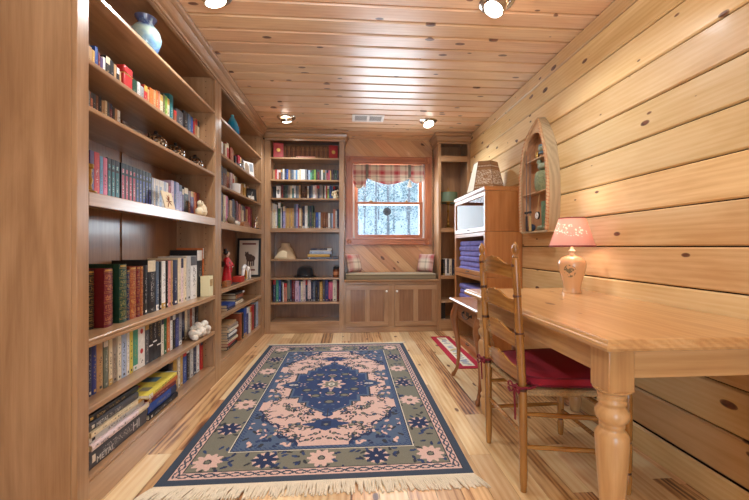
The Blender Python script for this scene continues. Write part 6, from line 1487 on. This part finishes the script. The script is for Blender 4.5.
fg = thing('metal_figurine', (-1.07, 4.03, zD), 'small silver and brown figure group at the corner end of the ledge', 'figurine')
b0 = Vector((-1.062, 4.04, zD)); g = MB(); g.lathe([(.001, .0005), (.036, .0005), (.036, .012), (.03, .016), (.001, .016)], tuple(b0), 20); g.build('base', [M['pewter']], fg)
g = MB()
for dy, h in ((-.02, .10), (.018, .13)):
    g.tube([b0 + Vector((0, dy, .014)), b0 + Vector((0, dy, h * .45)), b0 + Vector((.004, dy, h * .8))], [.014, .017, .010], 10); g.ball(b0 + Vector((.004, dy, h)), .014, 12)
    g.tube([b0 + Vector((0, dy, h * .72)), b0 + Vector((.018, dy + .016, h * .5)), b0 + Vector((.03, dy + .006, h * .35))], [.006, .005, .004], 8)
g.build('figures', [M['chrome']], fg)
# figurine in red kimono
zE = Z2['E']; gx, gy = -1.105, 3.235
kb = thing('display_board', (gx, gy + .05, zE), 'flat dark wooden board under the red kimono figurine', 'board')
MB().box(gx - .07, gx + .065, gy - .09, gy + .14, zE + .0004, zE + .012).build('board', [plain('ebony', S(58, 44, 38), .4)], kb, bevel=.002)
dl = thing('kimono_figurine', (gx, gy, zE + .0122), 'figurine of a dark-haired person in a long red kimono standing on a dark board', 'figurine')
b0 = Vector((gx, gy, zE + .0124)); g = MB()
g.lathe([(.001, 0), (.050, 0), (.052, .006), (.046, .05), (.038, .10), (.032, .14), (.027, .165), (.030, .19), (.034, .21), (.026, .228), (.012, .236)], tuple(b0), 24, sx=.85)
g.build('kimono', [plain('red_silk', S(186, 26, 38), .35, var=.15, bscale=60)], dl, smooth=70)
g = MB()
for s_ in (-1, 1):
    p0 = b0 + Vector((.004, s_ * .030, .215)); g.tube([p0, p0 + Vector((.014, s_ * .016, -.04)), p0 + Vector((.03, s_ * .010, -.065))], [.014, .018, .022], 10)
    g.tube([p0 + Vector((.024, s_ * .012, -.06)), p0 + Vector((.020, s_ * .016, -.12))], [.022, .014], 8, flat=.4)
g.build('sleeves', [plain('red_sleeve', S(176, 22, 36), .35)], dl)
g = MB(); g.lathe([(.030, .160), (.0315, .165), (.031, .192), (.0295, .197)], tuple(b0), 22, sx=.9, caps=False); g.box(b0.x - .045, b0.x - .024, b0.y - .022, b0.y + .022, b0.z + .15, b0.z + .20); g.build('obi_sash', [plain('dark_brocade', S(70, 58, 50), .5, var=.4, bscale=90)], dl)
g = MB(); g.tube([b0 + Vector((0, 0, .232)), b0 + Vector((.002, .002, .250))], .008, 10); g.ball(b0 + Vector((.004, .004, .268)), .021, 18, sc=(.9, .9, 1.15)); g.tube([b0 + Vector((.020, .010, .268)), b0 + Vector((.025, .012, .264))], [.004, .002], 6)
fa = g.build('head', [plain('porcelain_skin', S(232, 206, 190), .4)], dl)
for s_ in (-1, 1):
    g = MB(); g.ball(b0 + Vector((.036, s_ * .038, .148)), .008, 8); g.build('hand', [bpy.data.materials['porcelain_skin']], dl)
g = MB(); g.ball(b0 + Vector((.020, -.002, .272)), .0022, 6, sc=(.5, 1, .6)); g.ball(b0 + Vector((.018, .015, .272)), .0022, 6, sc=(.5, 1, .6)); g.ball(b0 + Vector((.0205, .007, .256)), .0025, 6, 1, sc=(.5, 1, .6)); g.build('face_features', [M['black'], cover('red')], fa)
g = MB(); g.ball(b0 + Vector((-.006, .002, .276)), .025, 16, sc=(1, 1.05, 1)); g.ball(b0 + Vector((-.012, 0, .300)), .016, 14); g.ball(b0 + Vector((-.004, -.022, .276)), .011, 10); g.ball(b0 + Vector((-.004, .026, .276)), .011, 10)
g.build('hair', [plain('black_hair', S(24, 20, 22), .3)], dl)
one('small_brown_box', MB().box(-1.075, -1.034, 3.03, 3.139, zE + .0004, zE + .052), M['brownY'], 'small brown box at the near end of the shelf with the red figurine', 'box', (-1.05, 3.09, zE), bevel=.003)
one('red_box', MB().box(-1.125, -1.045, 3.44, 3.56, zE + .0004, zE + .058), plain('red_lacquer', S(176, 52, 40), .35), 'small red lacquer box beside the kimono figurine', 'box', (-1.085, 3.50, zE), bevel=.003)
wf = thing('white_arched_figurine', (-1.07, 3.72, zE), 'white glazed figurine of two linked arches before the framed picture', 'figurine')
g = MB()
for y0_, h_, w_ in ((3.655, .150, .07), (3.765, .118, .062)):
    pts = [(-1.07, y0_ + w_ * math.cos(t), zE + .012 + h_ * .9 * math.sin(t)) for t in [math.pi * i / 14 for i in range(15)]]
    g.tube(pts, [.012 + .006 * math.sin(math.pi * i / 14) for i in range(15)], 12)
    for e in (pts[0], pts[-1]): g.ball((e[0], e[1], zE + .010), .013, 10, sc=(1, 1, .75))
g.ball((-1.07, 3.60, zE + .13), .017, 12); g.v = [(x, y, max(z, zE + .0004)) for x, y, z in g.v]
g.build('arches', [M['white']], wf, smooth=70)
g = MB(); g.tube([(-1.07, 3.70, zE + .012), (-1.07, 3.705, zE + .07), (-1.07, 3.69, zE + .12)], [.014, .011, .006], 10); g.build('gold_support', [plain('gold_lustre', S(196, 150, 84), .3)], wf)
pf = thing('framed_animal_picture', (-1.15, 4.10, zE), 'black framed picture of a dark animal on pale paper, leaning in the corner bookcase', 'picture')
Mt = Matrix.Translation((-1.155, 4.082, zE + .001)) @ Matrix.Rotation(R(-5), 4, 'X')
g = MB(); W_, H_ = .132, .44
for a_ in ((-W_, W_, 0, .024), (-W_, W_, H_ - .024, H_), (-W_, -W_ + .024, .024, H_ - .024), (W_ - .024, W_, .024, H_ - .024)): g.box(a_[0], a_[1], -.009, .009, a_[2], a_[3])
g.xf(Mt); g.build('frame', [M['black']], pf, bevel=.002)
g = MB(); g.box(-W_ + .024, W_ - .024, -.001, .006, .024, H_ - .024); g.xf(Mt); g.build('mount', [plain('mount_paper', S(214, 202, 188), .8)], pf)
g = MB()
fl = lambda c, r, sc: g.ball(c, r, 14, sc=sc)
fl((.010, -.0015, .215), .044, (1, .015, 1.0)); fl((-.022, -.0015, .25), .024, (1, .02, 1.1)); fl((-.036, -.0015, .276), .008, (1, .05, 1.3)); fl((-.014, -.0015, .278), .008, (1, .05, 1.3)); fl((.042, -.0015, .21), .03, (1, .02, 1.1))
for xx in (-.018, .008, .034, .054): g.box(xx - .007, xx + .007, -.0022, -.0012, .125, .205)
g.xf(Mt); g.build('animal_print', [plain('sepia_ink', S(92, 70, 62), .8, var=.3, bscale=60)], pf)
g = MB(); g.box(-.076, .076, -.0022, -.0012, .366, .386); g.box(-.0, .07, -.0022, -.0012, .07, .088); g.xf(Mt); g.build('caption_bar', [plain('caption_red', S(126, 72, 66), .8)], pf)

# ------------------------------------------------------------------ things on the window-wall shelves
zc3 = ZB['c']
fb = thing('face_box', (-.875, 4.40, zc3), 'white box with a round grey face printed on it, on the third shelf', 'box')
MB().box(-.905, -.856, 4.375, 4.45, zc3 + .0004, zc3 + .158).build('carton', [M['white']], fb, bevel=.002)
g = MB(); g.ball((-.8805, 4.3748, zc3 + .085), .018, 14, sc=(1, .03, 1.7)); g.ball((-.887, 4.3742, zc3 + .095), .0045, 8, 1, sc=(1, .1, .7)); g.ball((-.874, 4.3742, zc3 + .095), .0045, 8, 1, sc=(1, .1, .7)); g.box(-.888, -.873, 4.3738, 4.3742, zc3 + .068, zc3 + .073, 1)
g.build('printed_face', [plain('face_grey', S(120, 120, 120), .6), M['black']], fb)
one('black_box', MB().box(-.953, -.912, 4.385, 4.47, zc3 + .0004, zc3 + .15), M['black'], 'black upright box at the corner end of the third shelf', 'box', (-.93, 4.42, zc3), bevel=.003)
ho = thing('horse_ornament', (-.565, 4.39, zc3), 'small dark brown horse ornament among the books on the third shelf', 'ornament')
b0 = Vector((-.568, 4.39, zc3)); g = MB()
g.tube([b0 + Vector((-.022, 0, .085)), b0 + Vector((0, 0, .083)), b0 + Vector((.020, 0, .088))], [.017, .017, .016], 12)
g.tube([b0 + Vector((.014, 0, .092)), b0 + Vector((.020, -.004, .125)), b0 + Vector((.018, -.012, .15))], [.014, .011, .010], 10); g.tube([b0 + Vector((.018, -.008, .150)), b0 + Vector((.010, -.026, .132))], [.010, .006], 10)
for dx in (-.024, -.014, .012, .021): g.tube([b0 + Vector((dx, 0, .085)), b0 + Vector((dx * 1.05, -.003, .04)), b0 + Vector((dx * 1.05, 0, .0006))], [.009, .005, .006], 8)
g.tube([b0 + Vector((-.028, 0, .09)), b0 + Vector((-.034, 0, .05))], [.006, .003], 6)
g.build('body', [plain('dark_bronze', S(86, 56, 40), .35, metal=.3)], ho, smooth=70)
g = MB(); rb2 = random.Random(6)
for i in range(26): g.ball((-.190 + rb2.uniform(-.034, .034), 4.372 + rb2.uniform(-.012, .012), zc3 + .014 + rb2.random() * .095), rb2.uniform(.009, .015), 8)
g.tube([(-.19, 4.372, zc3 + .0005), (-.19, 4.372, zc3 + .08)], [.03, .012], 10)
one('cream_cluster', g, M['cream'], 'cream knobbly ornament at the window end of the third shelf', 'ornament', (-.19, 4.372, zc3), smooth=70)
for (xa, xb, c, lab) in ((-.232, -.2215, 'sky', 'sky blue book behind the cream knobbly ornament, first from the white books'), (-.22, -.19, 'navy', 'navy book behind the cream knobbly ornament, second from the white books'), (-.188, -.16, 'black', 'black book behind the cream knobbly ornament, at the window end')):
    make_book('book', xb - xa, .12, .165, c, 'hard', ((xa + xb) / 2, 4.405, zc3 + .0008), (0, 0, 0), lab, 'books behind the cream ornament')
# parchment shade
zs_ = ZB['e']; ps = thing('parchment_lampshade', (-.80, 4.40, zs_), 'small tan tapered lampshade with cream scalloped front, beside a pile of books', 'lampshade')
pm = plain('tan_parchment', S(186, 160, 128), .75, var=.12, bscale=20); pcm = plain('cream_flap', S(228, 212, 178), .7, var=.05, bscale=20)
g = MB(); g.lathe([(.128, .0005), (.122, .03), (.085, .125), (.056, .150), (.052, .196), (.048, .196), (.052, .150), (.081, .124), (.124, .0005), (.128, .0005)], (-.80, 4.42, zs_), 40, caps=False, sy=.62); g.build('shade', [pm], ps, smooth=40)
g = MB(); n = 14; vs = []; fs = []
for i in range(n + 1):
    a_ = R(205 + 120 * i / n); s_ = math.sin(math.pi * i / n)
    for t in (0, .25, .5, .75, 1):
        hgt = .012 + .095 * s_ ** .8 * t; r_ = .131 - .37 * hgt + .003
        vs.append((-.815 + r_ * math.cos(a_), 4.42 + .62 * r_ * math.sin(a_) - .002, zs_ + hgt if t else zs_ + .001))
fs = [(i*5 + j, (i+1)*5 + j, (i+1)*5 + j + 1, i*5 + j + 1) for i in range(n) for j in range(4)]
g.add(vs, fs); pfp = g.build('scalloped_flap', [pcm], ps, smooth=60); q = pfp.modifiers.new('thick', 'SOLIDIFY'); q.thickness = .002
# hat
zh = ZB['f']; ht = thing('black_felt_hat', (-.565, 4.40, zh), 'black felt hat with upturned brim lying on the shelf above the row of books', 'hat')
fm = plain('black_felt', S(30, 30, 36), .95, bump=.3, bscale=300, sheen=.2)
g = MB(); n = 40; vs = []
prof = [(.100, .010), (.101, .03), (.098, .07), (.088, .105), (.066, .125), (.035, .132), (.001, .130)]
g.lathe(prof, (-.562, 4.41, zh), n, sx=1.0, sy=.9, caps=False); g.build('crown', [fm], ht, smooth=70)
g = MB(); g.lathe([(.098, .008), (.112, .002), (.128, .004), (.138, .014), (.139, .017), (.127, .008), (.112, .006), (.098, .014)], (-.562, 4.41, zh), n, sx=1.03, sy=.72, caps=False); g.build('brim', [fm], ht, smooth=70)
g = MB(); g.lathe([(.1012, .012), (.1022, .014), (.1022, .034), (.1008, .036)], (-.562, 4.41, zh), n, sx=1.0, sy=.9, caps=False); hb = g.build('hat_band', [plain('grosgrain', S(20, 20, 24), .5)], ht)
g = MB(); g.ball((-.525, 4.319, zh + .026), .006, 10); g.build('hat_pin', [M['chrome']], ht)
cj = thing('jar_candle', (-.178, 4.36, zh), 'brown glass jar candle at the window end of the shelf with the hat', 'candle')
g = MB(); g.lathe([(.001, .0005), (.034, .0005), (.037, .006), (.037, .085), (.034, .092), (.034, .11), (.030, .11), (.030, .09), (.001, .088)], (-.178, 4.36, zh), 26); g.build('jar', [plain('amber_glass', S(110, 56, 34), .1, coat=.5)], cj)
g = MB(); g.lathe([(.0355, .10), (.0365, .102), (.0365, .128), (.001, .130)], (-.178, 4.36, zh), 26); g.build('lid', [M['black']], cj)
g = MB(); g.lathe([(.0374, .03), (.0378, .031), (.0378, .07), (.0374, .071)], (-.178, 4.36, zh), 26, caps=False); g.build('label_band', [plain('orange_label', S(196, 132, 92), .6)], cj)
# green-shaded lamp in the slim bookcase
zl = ZN['d']; gl_ = thing('green_shade_lamp', (1.245, 4.42, zl), 'brass lamp with dark green drum shade in the slim bookcase', 'lamp')
c0 = (1.245, 4.42, zl)
g = MB(); g.lathe([(.001, .0005), (.062, .0005), (.064, .010), (.050, .018), (.030, .024), (.022, .036), (.028, .046), (.016, .056), (.012, .075), (.018, .085), (.018, .095), (.011, .105), (.010, .20), (.020, .215), (.020, .225), (.010, .24), (.010, .30), (.024, .315), (.026, .33), (.010, .34), (.006, .48), (.010, .485), (.006, .50), (.009, .508), (.001, .525)], c0, 24); g.build('stem', [M['brass']], gl_)
gs, nt, b = newmat('green_shade'); b.inputs['Base Color'].default_value = S(86, 104, 82); b.inputs['Roughness'].default_value = .45
g = MB(); g.lathe([(.124, .325), (.112, .455), (.110, .455), (.122, .325), (.124, .325)], c0, 44, caps=False); sh_ = g.build('lamp_shade', [gs], gl_, smooth=60)
g = MB(); g.lathe([(.1235, .322), (.1255, .324), (.1250, .330), (.1228, .332)], c0, 44, caps=False); g.lathe([(.1108, .452), (.1128, .453), (.1125, .458), (.1098, .458)], c0, 44, caps=False)
for k in range(3): a_ = R(120 * k + 20); g.tube([(c0[0] + .006 * math.cos(a_), c0[1] + .006 * math.sin(a_), zl + .452), (c0[0] + .111 * math.cos(a_), c0[1] + .111 * math.sin(a_), zl + .452)], .0018, 6)
g.build('shade_rim', [M['brass']], sh_)
one('dark_binder', MB().box(1.13, 1.185, 4.34, 4.5, .1435, .34), M['black'], 'black binder standing in the bottom of the slim bookcase', 'binder', (1.157, 4.42, .1435), bevel=.003)
# yellow book: red and grey marks on its cover
yb = st2[-1]; w2 = .008 + .0004; pm_ = [plain('cover_grey_patch', S(150, 146, 120), .5), cover('red'), plain('cover_blue_patch', S(86, 120, 140), .5, var=.3, bscale=50)]
for (h0, h1, d0, d1, mi) in ((.06, .11, .03, .08, 0), (.10, .14, .10, .125, 1), (.19, .26, .05, .13, 2), (.03, .05, .11, .15, 1)): MB().box(-w2, -w2 + .0003, d0, d1, h0, h1).build('cover_print', [pm_[mi]], yb, local=True)

# ------------------------------------------------------------------ light and camera
wo = bpy.data.worlds.new('sky'); SC.world = wo; wo.use_nodes = True
bg = wo.node_tree.nodes['Background']; bg.inputs[0].default_value = (.72, .86, 1.0, 1); bg.inputs[1].default_value = 1.7
def area(name, loc, rot, sx, sy, watts, col):
    L = bpy.data.lights.new(name, 'AREA'); L.shape = 'RECTANGLE'; L.size = sx; L.size_y = sy; L.energy = watts; L.color = col
    o = bpy.data.objects.new(name, L); COL.objects.link(o); o.location = loc; o.rotation_euler = rot; return o
area('window_daylight', (.5, YB + .22, 1.62), (R(-90), 0, 0), 1.3, 1.3, 72, (.84, .92, 1.0))
area('rear_daylight_fill', (-.05, YN - .05, 1.1), (R(90), 0, 0), 1.1, 1.9, 36, (.56, .78, 1.0))  # unseen cool fill added in the rear opening, tinted as daylight
area('bounce_fill', (.1, .2, 1.72), (R(180), 0, 0), .3, .3, 34, (.94, .98, 1.0))  # unseen upward fill added over the camera to brighten the ceiling
cam = bpy.data.cameras.new('camera'); cam.sensor_width = 36; cam.sensor_fit = 'HORIZONTAL'; cam.lens = 352 / 749 * 36; cam.shift_y = -3 / 749; cam.clip_start = .02; cam.clip_end = 200
co = bpy.data.objects.new('camera', cam); COL.objects.link(co); co.location = (0, 0, 1.04); co.rotation_euler = (R(90), 0, -math.atan(24 / 352)); SC.camera = co
vs_ = SC.view_settings; vs_.view_transform = 'Standard'; vs_.look = 'None'; vs_.exposure = 0.18; vs_.gamma = 1.0; vs_.use_curve_mapping = False
